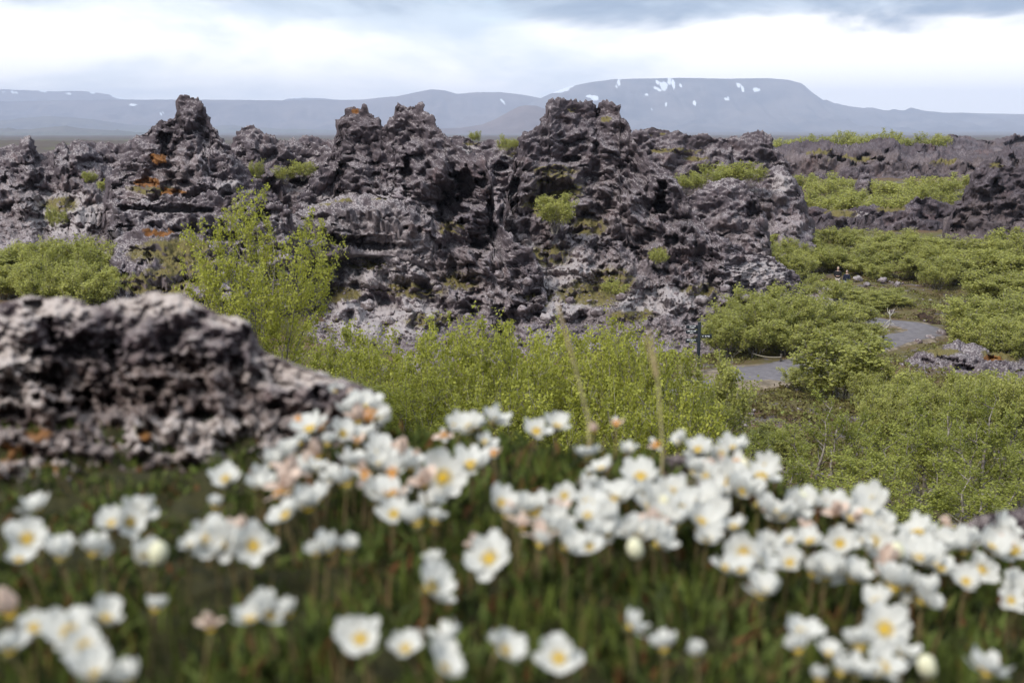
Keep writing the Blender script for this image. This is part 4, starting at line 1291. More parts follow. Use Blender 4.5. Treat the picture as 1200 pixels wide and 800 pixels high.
def stamen_mesh(name, mat, r, h, seed, n=46):
    rng = np.random.RandomState(seed)
    v, f = ico(1)
    v = v * np.where(v[:, 2:] < 0, np.array([[1, 1, 0.12]]), 1.0)
    vs, fs = [v * np.array([r * 0.62, r * 0.62, h * 0.7])], [f]
    iv = np.array([(1, 0, 0), (-0.5, 0.87, 0), (-0.5, -0.87, 0), (0, 0, 1.6)])
    it = np.array([(0, 1, 3), (1, 2, 3), (2, 0, 3), (0, 2, 1)])
    k = len(v)
    for i in range(n):
        a = i * 2.39996
        rr = r * math.sqrt((i + 0.5) / n)
        p = np.array([math.cos(a) * rr, math.sin(a) * rr, h * (0.55 + 0.5 * math.cos(rr / r * 1.4)) * (0.85 + 0.3 * rng.rand())])
        vs.append(iv * r * 0.13 + p)
        fs.append(it + k)
        k += 4
    return mesh_np(name, np.concatenate(vs), np.concatenate(fs), True, [mat])


CEN = [stamen_mesh('stamens', M_STAMEN, 0.15, 0.10, i) for i in range(2)]
CENO = [stamen_mesh('seed_head', M_ORANGE, 0.20, 0.22, 5 + i) for i in range(2)]


def bud_mesh():
    v, f = ico(2)
    p = v.copy()
    a = np.arctan2(p[:, 1], p[:, 0])
    p[:, :2] *= (0.30 * (1 + 0.10 * np.cos(a * 4 + p[:, 2] * 2)))[:, None]
    p[:, 2] = p[:, 2] * 0.42 + 0.3
    return mesh_np('bud', p, f, True, [M_BUD])


BUD = bud_mesh()


def calyx_mesh():
    v, f = ico(2)
    a = np.arctan2(v[:, 1], v[:, 0])
    p = v * np.array([0.12, 0.12, 0.10]) * (1 + 0.25 * np.cos(a * 8) * (1 - np.abs(v[:, 2])))[:, None]
    p[:, 2] -= 0.06
    p[:, 2] = np.minimum(p[:, 2], 0.01)
    return mesh_np('calyx', p, f, True, [M_CALYX])


CALYX = calyx_mesh()


def stem_mesh(h, bend, seed):
    t = np.linspace(0, 1, 6)
    pts = np.stack([bend[0] * t ** 2, bend[1] * t ** 2, h * t], 1)
    return Tubes().add(pts, 0.0011 - 0.0003 * t, 5).mesh('stem', M_STEM)


def ray_knoll(px, py, dz=0.0):
    """Where the sight line through a pixel meets the knoll raised by dz; on the ridge if it passes above it."""
    ys = np.linspace(0.30, 0.99, 300)
    P = at(np.full(300, px), np.full(300, py), ys)
    below = P[:, 2] < height(P[:, 0], P[:, 1]) + dz
    if below.any():
        return P[np.argmax(below)]
    return P[-8]


rngf = random.Random(12)


def flower(px, py, dpx, kind, n_i):
    fp = ray_knoll(px, py, 0.034)
    x, y, z = fp
    gz = float(height_n([x], [y])[0])
    d = (y * cP - (z - CAMZ) * sP)
    D = min(0.044, max(0.017, dpx * d / FPX))
    if kind in 'wo':
        D *= 0.95
    # facing
    to_cam = Vector((-x, -y, CAMZ - z)).normalized()
    lean = Vector((rngf.gauss(0, 0.16), rngf.gauss(0, 0.16), 0))
    if kind == 'c':
        n = to_cam * 0.95 + Vector((0, 0, 0.40)) + lean * 1.2
    elif kind == 'u':
        n = Vector((0, -0.28, 1)) + lean * 1.6
    elif kind == 's':
        n = Vector((0, 0.05, 1)) + lean * 1.3
    elif kind == 'r':
        n = Vector((0.55, -0.35, 0.8)) + lean
    else:
        n = Vector((0, -0.25, 1)) + lean * 1.5
    n.normalize()
    base = Vector((x + rngf.gauss(0, 0.004), y + abs(rngf.gauss(0, 0.004)), gz - 0.004))
    root = empty('mountain_avens', base)
    head = Vector((x, y, z)) - base
    q = n.to_track_quat('Z', 'Y')
    M0 = Matrix.Translation(head) @ q.to_matrix().to_4x4()

    def part(nm, me, mtx):
        o = bpy.data.objects.new(nm, me)
        C.objects.link(o)
        o.parent = root
        o.matrix_local = mtx
        return o
    st = stem_mesh(head.z - 0.001, (head.x, head.y), n_i)
    part('stem', st, Matrix.Identity(4))
    if kind == 'b':
        D = min(D, 0.017)
        part('bud', BUD, M0 @ Matrix.Scale(D, 4))
        return root
    part('calyx', CALYX, M0 @ Matrix.Scale(D, 4))
    cup = {'c': 0.28, 'u': 0.35, 's': 0.62, 'r': 0.45, 'w': 0.95, 'o': 0.15}[kind] + rngf.gauss(0, 0.06)
    npet = {'w': 7, 'o': 4}.get(kind, 8)
    for k in range(npet):
        a = k * 2 * math.pi / npet + rngf.gauss(0, 0.09)
        me = (PETW if kind in 'w' or (kind == 'o' and k % 2) else PET)[(n_i + k) % (4 if kind in 'w' or (kind == 'o' and k % 2) else 6)]
        tilt = cup + rngf.gauss(0, 0.12) + 0.05 * (k % 2)
        part('petal', me, M0 @ Matrix.Rotation(a, 4, 'Z') @ Matrix.Rotation(tilt, 4, 'X') @ Matrix.Diagonal((D * rngf.uniform(0.9, 1.12), D * rngf.uniform(0.84, 1.08), D, 1)) @ Matrix.Translation((0, 0, 0.004 * (k % 2))))
    if kind == 'o':
        part('seed_head', CENO[n_i % 2], M0 @ Matrix.Scale(D, 4))
    else:
        part('stamens', CEN[n_i % 2], M0 @ Matrix.Scale(D, 4))
    return root


KW = {'c': 'open white flower facing forward', 'u': 'open white flower', 's': 'cupped white flower', 'r': 'white flower tilted right', 'w': 'withering pinkish flower', 'o': 'orange headed fading flower', 'b': 'pale closed bud'}
FLZ = [
    ('on the left under the boulder', [(45, 598, 50, 'u'), (32, 633, 66, 'c'), (72, 655, 55, 's'), (110, 650, 55, 's'), (152, 612, 46, 'c'), (173, 598, 38, 's'), (167, 657, 58, 'r'), (22, 658, 40, 'u')]),
    ('in the cluster below the boulder', [(252, 595, 26, 's'), (246, 634, 66, 'c'), (222, 642, 38, 'u'), (298, 640, 64, 'c'), (276, 628, 40, 'u'), (360, 597, 62, 's'), (340, 602, 40, 'u'), (385, 648, 55, 's'), (410, 646, 45, 's'), (372, 650, 40, 's'), (265, 563, 46, 'u'), (300, 572, 42, 's')]),
    ('in the lower left corner', [(14, 722, 64, 'w'), (40, 738, 55, 'u'), (82, 742, 70, 'u'), (122, 728, 64, 'u'), (100, 758, 60, 'c'), (248, 738, 44, 'w'), (312, 718, 62, 's'), (338, 722, 45, 's'), (113, 796, 80, 's'), (150, 800, 60, 's')]),
    ('at the end of the boulder', [(394, 460, 26, 'u'), (412, 470, 30, 'w'), (443, 487, 43, 'c'), (376, 503, 44, 'o'), (400, 510, 44, 'u'), (351, 493, 20, 'o'), (428, 512, 40, 'u'), (352, 520, 30, 's'), (418, 519, 26, 'o'), (384, 522, 34, 's')]),
    ('just below the crest on the left', [(318, 545, 44, 's'), (345, 556, 44, 'u'), (373, 537, 46, 'w'), (414, 548, 58, 'u'), (334, 572, 40, 's'), (447, 532, 26, 'o'), (468, 535, 48, 'w'), (442, 548, 40, 'u'), (490, 540, 30, 'w'), (356, 548, 36, 'u'), (390, 562, 40, 'u')]),
    ('by the big open flower', [(520, 560, 88, 'c'), (552, 548, 62, 'u'), (552, 503, 50, 'u'), (578, 495, 46, 'r'), (536, 500, 40, 'u'), (520, 511, 22, 'o'), (578, 533, 30, 'o'), (568, 520, 34, 'u'), (457, 585, 58, 'u'), (462, 604, 50, 'u'), (490, 615, 56, 's'), (510, 612, 40, 's'), (372, 588, 50, 's'), (440, 570, 40, 'u')]),
    ('alone on the crest in the middle', [(628, 507, 42, 'u'), (652, 502, 44, 'u'), (697, 507, 30, 'w'), (722, 498, 26, 'o'), (688, 536, 44, 'u'), (737, 530, 32, 'u'), (768, 523, 28, 'o')]),
    ('on the right part of the crest', [(797, 518, 30, 'u'), (824, 527, 36, 'c'), (846, 533, 36, 'c'), (900, 548, 42, 'c'), (828, 550, 32, 'u'), (852, 556, 34, 'u'), (812, 540, 30, 'u'), (936, 592, 19, 'b'), (872, 553, 14, 'b')]),
    ('in the dense drift', [(691, 575, 46, 's'), (720, 588, 58, 'u'), (751, 561, 58, 'u'), (740, 578, 44, 'u'), (787, 580, 56, 'u'), (765, 598, 66, 'u'), (715, 615, 44, 's'), (747, 651, 40, 'b'), (768, 628, 50, 'u'), (796, 598, 56, 'u'), (776, 610, 52, 'u'), (820, 616, 66, 'u'), (810, 590, 46, 'u'), (842, 602, 46, 'u'), (860, 620, 42, 'u'), (888, 592, 46, 'r'), (838, 575, 40, 'u')]),
    ('right of the dense drift', [(916, 608, 46, 'u'), (905, 598, 32, 'w'), (980, 604, 46, 'w'), (968, 590, 24, 'w'), (1022, 590, 54, 'c'), (850, 668, 44, 'u'), (884, 658, 60, 'r'), (892, 698, 66, 's'), (868, 672, 50, 'u'), (984, 638, 50, 'c'), (968, 676, 64, 's'), (1006, 636, 40, 'u'), (942, 622, 34, 'w'), (1000, 612, 34, 'w'), (926, 634, 30, 'u')]),
    ('in the middle of the bank', [(598, 607, 36, 's'), (630, 602, 58, 'u'), (634, 638, 58, 'w'), (612, 620, 40, 'w'), (661, 630, 48, 'u'), (655, 600, 40, 'w'), (574, 655, 70, 'c'), (508, 660, 26, 's'), (503, 690, 70, 'r'), (555, 640, 28, 'w'), (512, 672, 40, 'u'), (645, 618, 46, 'u')]),
    ('at the right edge of the bank', [(1076, 628, 58, 'u'), (1108, 618, 30, 'w'), (1076, 656, 54, 'u'), (1100, 668, 54, 'u'), (1048, 690, 74, 's'), (1082, 700, 58, 's'), (1128, 648, 46, 's'), (1188, 648, 58, 'u'), (1192, 696, 60, 's'), (1062, 640, 40, 'u'), (1030, 668, 40, 'w'), (1108, 640, 34, 'u'), (1172, 640, 36, 'w')]),
    ('low in the middle', [(423, 750, 64, 'c'), (524, 753, 60, 'u'), (590, 764, 58, 'r'), (655, 772, 68, 'c'), (738, 735, 52, 'r'), (778, 762, 52, 's'), (816, 768, 40, 's'), (408, 742, 34, 'u')]),
    ('in the lower right corner', [(1036, 738, 74, 'c'), (1008, 760, 58, 's'), (1032, 784, 66, 'u'), (936, 764, 48, 's'), (1156, 790, 70, 'u'), (960, 798, 42, 's'), (985, 790, 46, 's')]),
]
rnge = random.Random(77)
for zi, n_, (xa, xb, ya, yb) in [(3, 5, (340, 440, 480, 525)), (4, 12, (325, 500, 525, 585)), (5, 7, (440, 600, 500, 600)), (8, 24, (690, 900, 550, 640)), (9, 22, (860, 1030, 585, 700)), (10, 10, (580, 700, 580, 650)), (11, 20, (1020, 1195, 620, 710)), (12, 5, (380, 800, 735, 790)), (13, 6, (930, 1190, 735, 795)), (2, 5, (10, 340, 715, 790)), (0, 5, (10, 200, 600, 670)), (7, 4, (790, 880, 525, 560)), (1, 5, (240, 400, 560, 650))]:
    for _ in range(n_):
        FLZ[zi][1].append((rnge.uniform(xa, xb), rnge.uniform(ya, yb) , rnge.uniform(36, 60), rnge.choice('uuuuuccssrrwuub' if zi not in (3, 4, 7) else 'uuusoow')))
fi = 0
for zn, L in FLZ:
    bykind = {}
    for (px, py, dp, kd) in L:
        o = flower(px, py, dp, kd, fi)
        fi += 1
        tag(o, '', 'flower', 'mountain avens in bloom on the bank')
        bykind.setdefault(kd, []).append((o, px))
    for kd, its in bykind.items():
        label_in_order(its, KW[kd] + ' ' + zn, '%s ' + KW[kd] + ' ' + zn)

# ------------------------------------------------------------------ moss, avens leaves and grass of the bank (uncountable)


def mat_blade(name, lo, hi, dry):
    m, nt, out = new_mat(name)
    t = nt.attr('tone')
    col = nt.mix(nt.step(t, 0.0, 0.78), lo, hi)
    col = nt.mix(nt.step(t, 0.84, 0.9), col, dry)
    p = principled(nt, None, col, 0.7, 0.2)
    tr = nt.add('ShaderNodeBsdfTranslucent')
    nt.put(tr.inputs[0], col)
    mx = nt.add('ShaderNodeMixShader')
    mx.inputs[0].default_value = 0.3
    nt.l.new(p, mx.inputs[1])
    nt.l.new(tr.outputs[0], mx.inputs[2])
    nt.l.new(mx.outputs[0], out.inputs[0])
    return m


M_GRASS = mat_blade('bank grass', (0.024, 0.033, 0.008), (0.14, 0.175, 0.03), (0.20, 0.13, 0.06))
M_CUSH = mat_blade('avens leaves', (0.022, 0.030, 0.010), (0.125, 0.16, 0.036), (0.14, 0.06, 0.025))


def blades(name, n, h0, h1, w, mat, seed, lean, ymin=0.30, ymax=1.12):
    rng = np.random.RandomState(seed)
    y = ymin + (ymax - ymin) * rng.rand(n) ** 0.8
    x = (rng.rand(n) * 2 - 1) * (0.52 * y + 0.06)
    clump = gnoise(np.stack([x / 0.05, y / 0.05, x * 0], 1), seed)
    keep = clump + 0.35 > rng.rand(n) * 0.6
    x, y, clump = x[keep], y[keep], clump[keep]
    n = len(x)
    z = height_n(x, y) - 0.003
    h = (h0 + (h1 - h0) * rng.rand(n)) * (1 + 0.6 * clump)
    h = h * (1 - 0.55 * sstep(-x / y, 0.06, 0.22) * sstep(y, 0.54, 0.64))
    az = rng.rand(n) * 6.28
    dxy = np.stack([np.cos(az), np.sin(az)], 1) * (lean * rng.rand(n) * h)[:, None]
    az2 = rng.rand(n) * 6.28
    wv = np.stack([np.cos(az2), np.sin(az2), az2 * 0], 1) * w * (0.6 + 0.8 * rng.rand(n))[:, None]
    b = np.stack([x, y, z], 1)
    mid = b + np.concatenate([dxy * 0.35, (h * 0.6)[:, None]], 1)
    tip = b + np.concatenate([dxy, h[:, None]], 1)
    V = np.stack([b - wv, b + wv, mid - wv * 0.8, mid + wv * 0.8, tip], 1).reshape(-1, 3)
    i = np.arange(n) * 5
    F = np.concatenate([np.stack([i, i + 1, i + 3], 1), np.stack([i, i + 3, i + 2], 1), np.stack([i + 2, i + 3, i + 4], 1)])
    tone = np.repeat(rng.rand(n), 5)
    return link(name, mesh_np(name, V, F, False, [mat], dict(tone=tone)), kind='stuff')


blades('grass', 20000, 0.010, 0.030, 0.0008, M_GRASS, 3, 0.5)
blades('avens_leaves', 38000, 0.006, 0.020, 0.0024, M_CUSH, 4, 1.2)

# ------------------------------------------------------------------ heath, low willow and small stones on the valley floor (uncountable)
def heath(name, n, seed, mat, lo, hi, kind_):
    rng = np.random.RandomState(seed)
    y = 30 + 75 * rng.rand(n)
    x = (0.12 + 0.36 * rng.rand(n)) * y
    p3 = np.stack([x / 3.5, y / 3.5, x * 0 + seed], 1)
    cl = fbm(p3, 3, seed)
    keep = (path_dist(x, y) > 1.75 + 1.2 * np.exp(-((x - 12.4) / 3.2) ** 2)) & (cl + 0.45 > rng.rand(n) * 0.7)
    x, y = x[keep], y[keep]
    n = len(x)
    z = height_n(x, y)
    sz = (lo + (hi - lo) * rng.rand(n) ** 2)
    if kind_ == 'stone':
        v, f = ico(1)
        V = (v[None] * (1 + 0.2 * rng.normal(size=(n, len(v), 1))) * sz[:, None, None] * np.array([1, 1, 0.6]) + np.stack([x, y, z], 1)[:, None]).reshape(-1, 3)
        F = (f[None] + (np.arange(n) * len(v))[:, None, None]).reshape(-1, 3)
        return link(name, mesh_np(name, V, F, False, [mat]), kind='stuff')
    k = 9
    b = np.repeat(np.stack([x, y, z], 1), k, 0)
    s2 = np.repeat(sz, k)[:, None]
    off = rng.normal(size=(n * k, 3)) * s2 * np.array([0.6, 0.6, 0.25])
    off[:, 2] = np.abs(off[:, 2]) + 0.02
    c = b + off
    a1 = rng.normal(size=(n * k, 3))
    a1 /= np.linalg.norm(a1, axis=1, keepdims=True)
    a2 = np.cross(a1, rng.normal(size=(n * k, 3)))
    a2 /= np.linalg.norm(a2, axis=1, keepdims=True)
    w = s2 * 0.28
    V = np.stack([c - a1 * w, c + a2 * w * 0.7, c + a1 * w, c - a2 * w * 0.7], 1).reshape(-1, 3)
    i = np.arange(n * k) * 4
    F = np.stack([i, i + 1, i + 2, i + 3], 1)
    tone = np.repeat(np.clip(np.repeat(rng.rand(n), k) * 0.7 + 0.3 * rng.rand(n * k), 0, 1), 4)
    return link(name, mesh_np(name, V, F, False, [mat], dict(tone=tone)), kind='stuff')


M_HEATH = mat_blade('heath sprigs', (0.06, 0.035, 0.02), (0.20, 0.19, 0.06), (0.26, 0.31, 0.09))
heath('heath', 27000, 61, M_HEATH, 0.10, 0.34, 'sprig')
heath('small_stones', 2600, 63, M_LAVA, 0.04, 0.20, 'stone')

# ------------------------------------------------------------------ tall dry grass stalks
M_STRAW = mat_simple('dry straw', (0.30, 0.25, 0.12), (0.46, 0.40, 0.20), 60, 0.8)
M_SEEDH = mat_simple('dry seed spike', (0.26, 0.18, 0.10), (0.44, 0.33, 0.20), 200, 0.9)


def stalk(label, line, heads):
    P = []
    for i, (px, py) in enumerate(line):
        P.append(at(px, py, 0.86))
    P = np.array(P)
    g = P[0].copy()
    g[2] = float(height_n([g[0]], [g[1]])[0]) - 0.005
    P = smooth_line(np.concatenate([g[None], P]), 24)
    root = empty('dry_grass_stalk', g)
    link('culm', Tubes().add(P - g, np.linspace(0.0010, 0.0007, 24), 6).mesh('culm', M_STRAW), root)
    for (a, b, r) in heads:
        q = at([a[0], (a[0] + b[0]) / 2, b[0]], [a[1], (a[1] + b[1]) / 2, b[1]], [0.86] * 3)
        q = smooth_line(q, 14)
        t = np.linspace(0, 1, 14)
        tb = Tubes().add(q - g, r * (np.sin(math.pi * (0.12 + 0.84 * t)) ** 0.6) * 0.72, 7)
        rng = np.random.RandomState(int(a[0]))
        for k in range(46):                        # spikelets
            u = rng.rand()
            c = q[min(13, int(u * 13))] - g
            av = rng.rand() * 6.28
            dv = np.array([math.cos(av) * r, math.sin(av) * r, r * 1.6])
            tb.add([c + dv * 0.3, c + dv], [r * 0.28, r * 0.05], 4)
        link('seed_head', tb.mesh('seed_head', M_SEEDH), root)
    tag(root, label, 'grass stalk', 'dry grass stalks')


stalk('tall dry grass stalk with a single brown seed head in the middle', [(690, 500), (684, 470), (674, 430), (664, 395), (658, 375), (654, 360)], [((672, 425), (653, 354), 0.0013)])
stalk('tall dry grass stalk with a forked pale seed head beside the signpost', [(776, 530), (774, 490), (771, 450), (766, 425), (763, 400), (761, 388)], [((771, 440), (760, 384), 0.0012), ((768, 442), (755, 392), 0.0010)])

# ------------------------------------------------------------------ signpost
def box(tb, c, s):
    v = np.array([(x, y, z) for x in (-.5, .5) for y in (-.5, .5) for z in (-.5, .5)]) * np.array(s) + np.array(c)
    f = np.array([(0, 1, 3, 2), (4, 6, 7, 5), (0, 4, 5, 1), (2, 3, 7, 6), (0, 2, 6, 4), (1, 5, 7, 3)])
    tb[0].append(v)
    tb[1].append(f + tb[2][0])
    tb[2][0] += 8


def boxes(name, L, mat, parent=None, bev=0.0):
    tb = ([], [], [0])
    for c, s in L:
        box(tb, c, s)
    me = mesh_np(name, np.concatenate(tb[0]), np.concatenate(tb[1]), False, [mat])
    o = link(name, me, parent)
    if bev:
        md = o.modifiers.new('bevel', 'BEVEL')
        md.width = bev
        md.segments = 2
    return o


SY = 53.5
sp = at(818, 430, SY)
gz = float(height_n([sp[0]], [SY])[0])
sign = empty('signpost', (sp[0], SY, gz))
tag(sign, 'dark post with three white lettered boards on one side and one on the other', 'signpost')
ztop = float(at(818, 378, SY)[2]) - gz
mpp = SY / FPX
boxes('post', [((0, 0, ztop / 2 - 0.2), (0.15, 0.15, ztop + 0.4)), ((0, 0, ztop + 0.012), (0.17, 0.17, 0.03))], M_SIGN, sign, 0.012)
for (x0, x1, y0, y1, words) in [(802, 816, 380.7, 385.3, [[(0.30, 0.5)], [(0.34, 0.4)]]), (802, 816, 386.4, 391.2, [[(0.14, 0.72)], [(0.36, 0.30)]]), (802, 816, 397, 402, [[(0.12, 0.78)], [(0.36, 0.34)]]), (820.3, 833, 392.0, 396.2, [[(0.12, 0.12), (0.36, 0.5)]])]:
    w, h = (x1 - x0) * mpp, (y1 - y0) * mpp
    cx, cz = ((x0 + x1) / 2 - 818) * mpp, ztop - ((y0 + y1) / 2 - 378) * mpp
    bd = boxes('board', [((0, 0, 0), (w, 0.035, h))], M_SIGN, sign, 0.008)
    bd.location = (cx, -0.07, cz)
    lt = []
    rr = random.Random(int(y0 * 10))
    for li, ln in enumerate(words):
        nl = len(words)
        lh = h * (0.26 if nl == 2 else 0.36)
        zz = h * (0.2 - 0.42 * li) if nl == 2 else 0
        for (a, b) in ln:                         # a run of letter strokes, too small in the photo to read
            xx = -w / 2 + a * w
            end = xx + b * w
            while xx < end - 0.02:
                lw = 0.022 + 0.012 * rr.random()
                lt += [((xx, 0, zz), (0.014, 0.006, lh)), ((xx + lw * 0.5, 0, zz + lh * (0.36 if rr.random() < 0.5 else -0.36)), (lw * 0.7, 0.0052, lh * 0.26))]
                if rr.random() < 0.7:
                    lt.append(((xx + lw, 0, zz), (0.014, 0.0058, lh)))
                xx += lw + 0.022
    le = boxes('lettering', lt, M_WHITE, bd)
    le.location = (0, -0.0195, 0)

# ------------------------------------------------------------------ bleached dead branch, path stakes and rope
DY = 67.3
dp = at(1034, 388, DY)
gz = float(height_n([dp[0]], [DY])[0])
dz0 = dp[2] - gz
root = empty('dead_birch', (dp[0], DY, gz))
tag(root, 'bleached bare branch of a dead birch lying at the path edge', 'dead branch')
def dpt(px, py, k=0.0):
    p = at(px - 3, py - 6, DY + k)
    return np.array([p[0] - dp[0], k, p[2] - gz])
link('trunk', Tubes().add([dpt(1035, 396), dpt(1040, 391, 0.2), dpt(1044, 388, 0.3), dpt(1047, 384, 0.2), dpt(1046, 378, 0.1), dpt(1045.5, 369, 0)], [0.07, 0.06, 0.052, 0.045, 0.035, 0.015], 7).mesh('trunk', M_DEADWOOD), root)
for L in ([(1046, 381, 0.1), (1043, 383, -0.2), (1039.5, 387, -0.3)], [(1046, 376, 0.1), (1049, 373, 0.1), (1051, 368, 0)], [(1045, 386, 0.25), (1049, 385, 0.1), (1052, 387, 0)], [(1046, 374, 0), (1043.5, 371, 0), (1043, 367, 0)], [(1041, 390, 0.2), (1037, 388, 0), (1034, 384, 0)]):
    link('branch', Tubes().add([dpt(*q) for q in L], [0.032, 0.024, 0.010], 5).mesh('branch', M_DEADWOOD), root)

ST = []
for (px, Y, hpx) in [(916, 57.8, 9), (882, 58.6, 8), (1035, 63.2, 9), (1118, 66.5, 9)]:
    g = at(px, 400, Y)
    gz = float(height_n([g[0]], [Y])[0])
    o = boxes('path_stake', [((0, 0, hpx * Y / FPX / 2), (0.10, 0.10, hpx * Y / FPX + 0.2))], M_POST, None, 0.015)
    o.location = (g[0], Y, gz)
    tag(o, '', 'stake', 'wooden stakes beside the path')
    ST.append((o, px))
label_in_order(ST, '', '%s short dark wooden stake at the edge of the path')
a, b = ST[1][0].location, ST[0][0].location
a, b = sorted((a, b), key=lambda v: v.x)
hh = 0.33
pts = [np.array([a.x + (b.x - a.x) * t, a.y + (b.y - a.y) * t - 0.06, a.z + (b.z - a.z) * t + hh - 0.35 * t * (1 - t)]) for t in np.linspace(0, 1, 9)]
ro = link('rope', Tubes().add(np.array(pts) - pts[0], 0.02, 6).mesh('rope', M_ROPE), loc=pts[0])
tag(ro, 'slack rope strung between two short stakes beside the path', 'rope')

# ------------------------------------------------------------------ two walkers
def skin_body(name, chains, mat, parent, sub=2, tail=None):
    """One continuous skinned surface from joint chains [(points, radii)], joined where points coincide."""
    vs, es, rs, key = [], [], [], {}

    def vid(p, r):
        k = tuple(round(c, 4) for c in p)
        if k not in key:
            key[k] = len(vs)
            vs.append(p)
            rs.append(r)
        return key[k]
    for pts, rad in chains:
        ids = [vid(p, r) for p, r in zip(pts, rad)]
        es += [(i, j) for i, j in zip(ids[:-1], ids[1:]) if i != j]
    me = bpy.data.meshes.new(name)
    me.from_pydata(vs, es, [])
    o = bpy.data.objects.new(name, me)
    C.objects.link(o)
    o.modifiers.new('skin', 'SKIN')
    me.skin_vertices.new() if not me.skin_vertices else None
    sv = me.skin_vertices[0].data
    for i, r in enumerate(rs):
        sv[i].radius = (r, r) if not isinstance(r, tuple) else r
    sv[0].use_root = True
    sm = o.modifiers.new('sub', 'SUBSURF')
    sm.levels = sm.render_levels = sub
    dg = bpy.context.evaluated_depsgraph_get()
    dg.update()
    m2 = bpy.data.meshes.new_from_object(o.evaluated_get(dg))
    m2.name = name
    m2.materials.clear()
    m2.materials.append(mat)
    for p in m2.polygons:
        p.use_smooth = True
    o.modifiers.clear()
    o.data = m2
    o.parent = parent
    return o


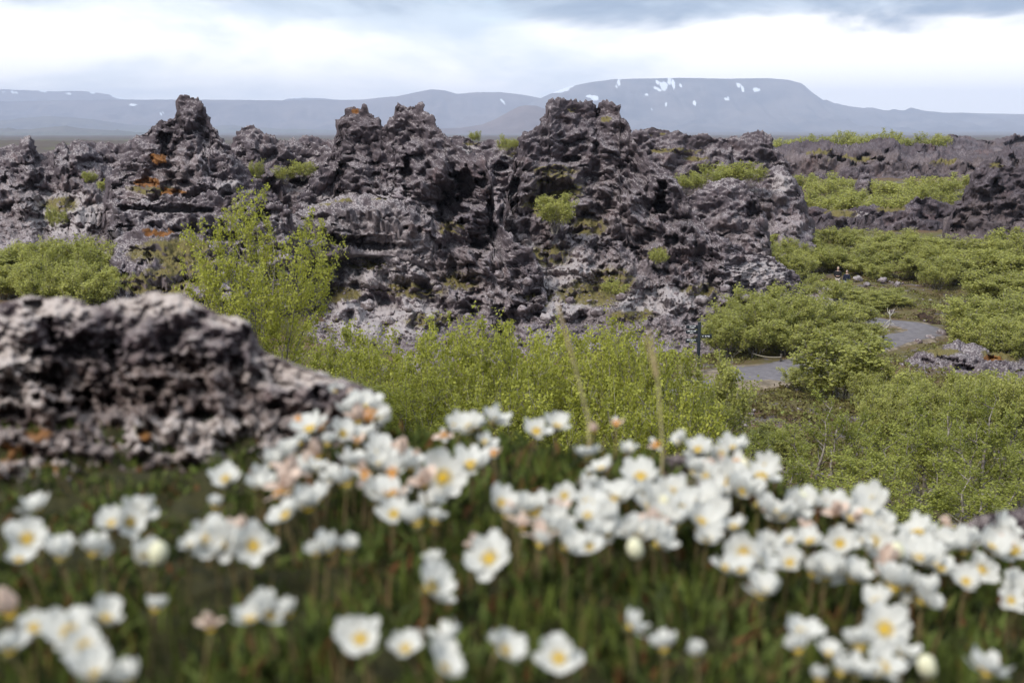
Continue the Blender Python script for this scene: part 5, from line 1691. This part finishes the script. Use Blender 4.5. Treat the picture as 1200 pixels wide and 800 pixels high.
def person(label, px, Y, rot, height_m, jacket, trousers, hair, hands_front):
    p = at(px, 338, Y)
    gz = float(height_n([p[0]], [Y])[0]) + 0.06
    root = empty('person', (p[0], Y, gz))
    root.rotation_euler.z = rot
    k = height_m / 1.75
    root.scale = (k, k, k)
    tag(root, label, 'person', 'walkers on the path')
    SK = mat_simple('skin', (0.36, 0.24, 0.19), (0.44, 0.30, 0.24), 20, 0.6)
    def cm(n, c):
        return mat_simple(n, tuple(v * 0.8 for v in c), c, 14, 0.85)
    V = lambda *a: tuple(a)
    ch = [([V(0, 0, 0.95), V(0, 0, 1.15), V(0, 0.01, 1.38), V(0, 0, 1.48), V(0, -0.01, 1.53), V(0, -0.02, 1.60), V(0, -0.015, 1.68), V(0, 0, 1.73)], [(0.15, 0.10), (0.13, 0.09), (0.16, 0.10), 0.055, 0.052, (0.072, 0.085), (0.075, 0.09), 0.04])]
    ch.append(([V(0, -0.02, 1.60), V(0, -0.105, 1.605), V(0, -0.125, 1.60)], [(0.072, 0.085), 0.018, 0.012]))       # nose
    for s in (-1, 1):
        ch.append(([V(0, 0, 0.95), V(0.10 * s, 0, 0.86), V(0.11 * s, -0.02 * s, 0.48), V(0.11 * s, 0.03 - 0.02 * s, 0.09), V(0.115 * s, -0.09, 0.05), V(0.12 * s, -0.16, 0.04)], [(0.15, 0.10), 0.088, 0.058, 0.04, 0.042, 0.03]))
        sh = V(0.185 * s, 0.01, 1.40)
        if hands_front:
            el, wr = V(0.25 * s, 0.0, 1.13), V(0.10 * s, -0.20, 1.10)
            hd = V(0.06 * s, -0.235, 1.105)
            dirf = (-0.7 * s, -0.7, 0.0)
        else:
            el, wr = V(0.25 * s, 0.02, 1.12), V(0.26 * s, -0.06, 0.88)
            hd = V(0.262 * s, -0.075, 0.82)
            dirf = (0.0, -0.25, -1.0)
        ch.append(([V(0, 0.01, 1.38), sh, el, wr, hd], [(0.16, 0.10), 0.055, 0.042, 0.028, 0.032]))
        for fj, off in enumerate((-0.027, -0.009, 0.009, 0.027)):
            ln = (0.065, 0.075, 0.072, 0.055)[fj]
            o_ = (0, 0, off) if hands_front else (0, off, 0)
            a = tuple(hd[i] + o_[i] + dirf[i] * 0.028 for i in range(3))
            b = tuple(a[i] + dirf[i] * ln * 0.5 for i in range(3))
            c = tuple(b[i] + dirf[i] * ln * 0.4 + (0, 0.012, 0)[i] for i in range(3))
            ch.append(([hd, a, b, c], [0.032, 0.009, 0.0085, 0.007]))
        ch.append(([hd, V(hd[0] - 0.03 * s, hd[1] - 0.01, hd[2] + 0.02), V(hd[0] - 0.045 * s, hd[1] - 0.03, hd[2] + 0.01)], [0.032, 0.011, 0.008]))
    body = skin_body('body', ch, SK, root)
    jc = [([V(0, 0, 0.86), V(0, 0, 1.0), V(0, 0, 1.15), V(0, 0.01, 1.36), V(0, 0.005, 1.45), V(0, 0, 1.49)], [(0.19, 0.14), (0.185, 0.14), (0.175, 0.13), (0.19, 0.135), (0.10, 0.085), 0.07])]
    for s in (-1, 1):
        sh = V(0.19 * s, 0.01, 1.39)
        el, wr = (V(0.25 * s, 0.0, 1.13), V(0.11 * s, -0.185, 1.10)) if hands_front else (V(0.25 * s, 0.02, 1.12), V(0.26 * s, -0.055, 0.90))
        jc.append(([V(0, 0.01, 1.36), sh, el, wr], [(0.19, 0.135), 0.078, 0.066, 0.05]))
    skin_body('jacket', jc, cm('jacket cloth', jacket), root)
    tc_ = []
    for s in (-1, 1):
        tc_.append(([V(0, 0, 0.93), V(0.10 * s, 0, 0.86), V(0.11 * s, -0.02 * s, 0.48), V(0.11 * s, 0.03 - 0.02 * s, 0.12)], [(0.165, 0.12), 0.108, 0.078, 0.064]))
    skin_body('trousers', tc_, cm('trouser cloth', trousers), root)
    skin_body('hair', [([V(0, 0.03, 1.60), V(0, 0.025, 1.68), V(0, 0.0, 1.735), V(0, -0.05, 1.725)], [(0.085, 0.08), (0.09, 0.09), (0.075, 0.075), 0.04])], cm('hair', hair), root)
    for s in (-1, 1):
        skin_body('shoe', [([V(0.11 * s, 0.05 - 0.02 * s, 0.06), V(0.115 * s, -0.06, 0.045), V(0.12 * s, -0.17, 0.04)], [0.055, 0.05, 0.038])], cm('shoe leather', (0.03, 0.025, 0.02)), root)
        skin_body('eye', [([V(0.03 * s, -0.095, 1.635), V(0.031 * s, -0.1, 1.635)], [0.009, 0.008])], cm('dark eye', (0.02, 0.015, 0.01)), root, 1)
        skin_body('ear', [([V(0.076 * s, -0.005, 1.63), V(0.082 * s, 0.003, 1.605), V(0.078 * s, 0.002, 1.59)], [0.014, 0.016, 0.01])], SK, root, 1)
    skin_body('mouth', [([V(-0.022, -0.098, 1.567), V(0, -0.104, 1.566), V(0.022, -0.098, 1.567)], [0.006, 0.007, 0.006])], cm('lips', (0.42, 0.16, 0.14)), root, 1)
    return root


person('fair haired person in a black jacket and pale trousers standing on the path', 981, 84.0, -0.25, 1.78, (0.012, 0.012, 0.015), (0.48, 0.42, 0.36), (0.34, 0.28, 0.20), True)
person('shorter person in a dark navy jacket and grey trousers standing on the path', 991.5, 83.0, -0.7, 1.66, (0.012, 0.016, 0.035), (0.22, 0.23, 0.25), (0.20, 0.18, 0.17), False)

# ------------------------------------------------------------------ haze
def haze_box(x0, x1, y0, y1, z0, z1, density):
    v = np.array([(x, y, z) for x in (x0, x1) for y in (y0, y1) for z in (z0, z1)])
    f = np.array([(0, 1, 3, 2), (4, 6, 7, 5), (0, 4, 5, 1), (2, 3, 7, 6), (0, 2, 6, 4), (1, 5, 7, 3)])
    m = bpy.data.materials.new('haze')
    m.use_nodes = True
    m.node_tree.nodes.clear()
    t = NT(m.node_tree)
    out = t.add('ShaderNodeOutputMaterial')
    pv = t.add('ShaderNodeVolumePrincipled')
    pv.inputs['Color'].default_value = (0.68, 0.77, 1.0, 1)
    pv.inputs['Density'].default_value = density
    pv.inputs['Anisotropy'].default_value = -0.15
    t.l.new(pv.outputs[0], out.inputs['Volume'])
    o = link('haze', mesh_np('haze', v, f, False, [m]), kind='stuff')
    return o


bpy.context.view_layer.update()
_z = [(o.matrix_world @ Vector(c)).z for o in C.objects if o.type == 'MESH' and o.parent is None for c in o.bound_box]
haze_box(-21500, 21500, -21500, 21500, min(_z) - 1, max(_z) + 10, 7.4e-5)
print('done', round(time.time() - T0, 1), 'tris', sum(len(m.loops) - 2 * len(m.polygons) for m in bpy.data.meshes))
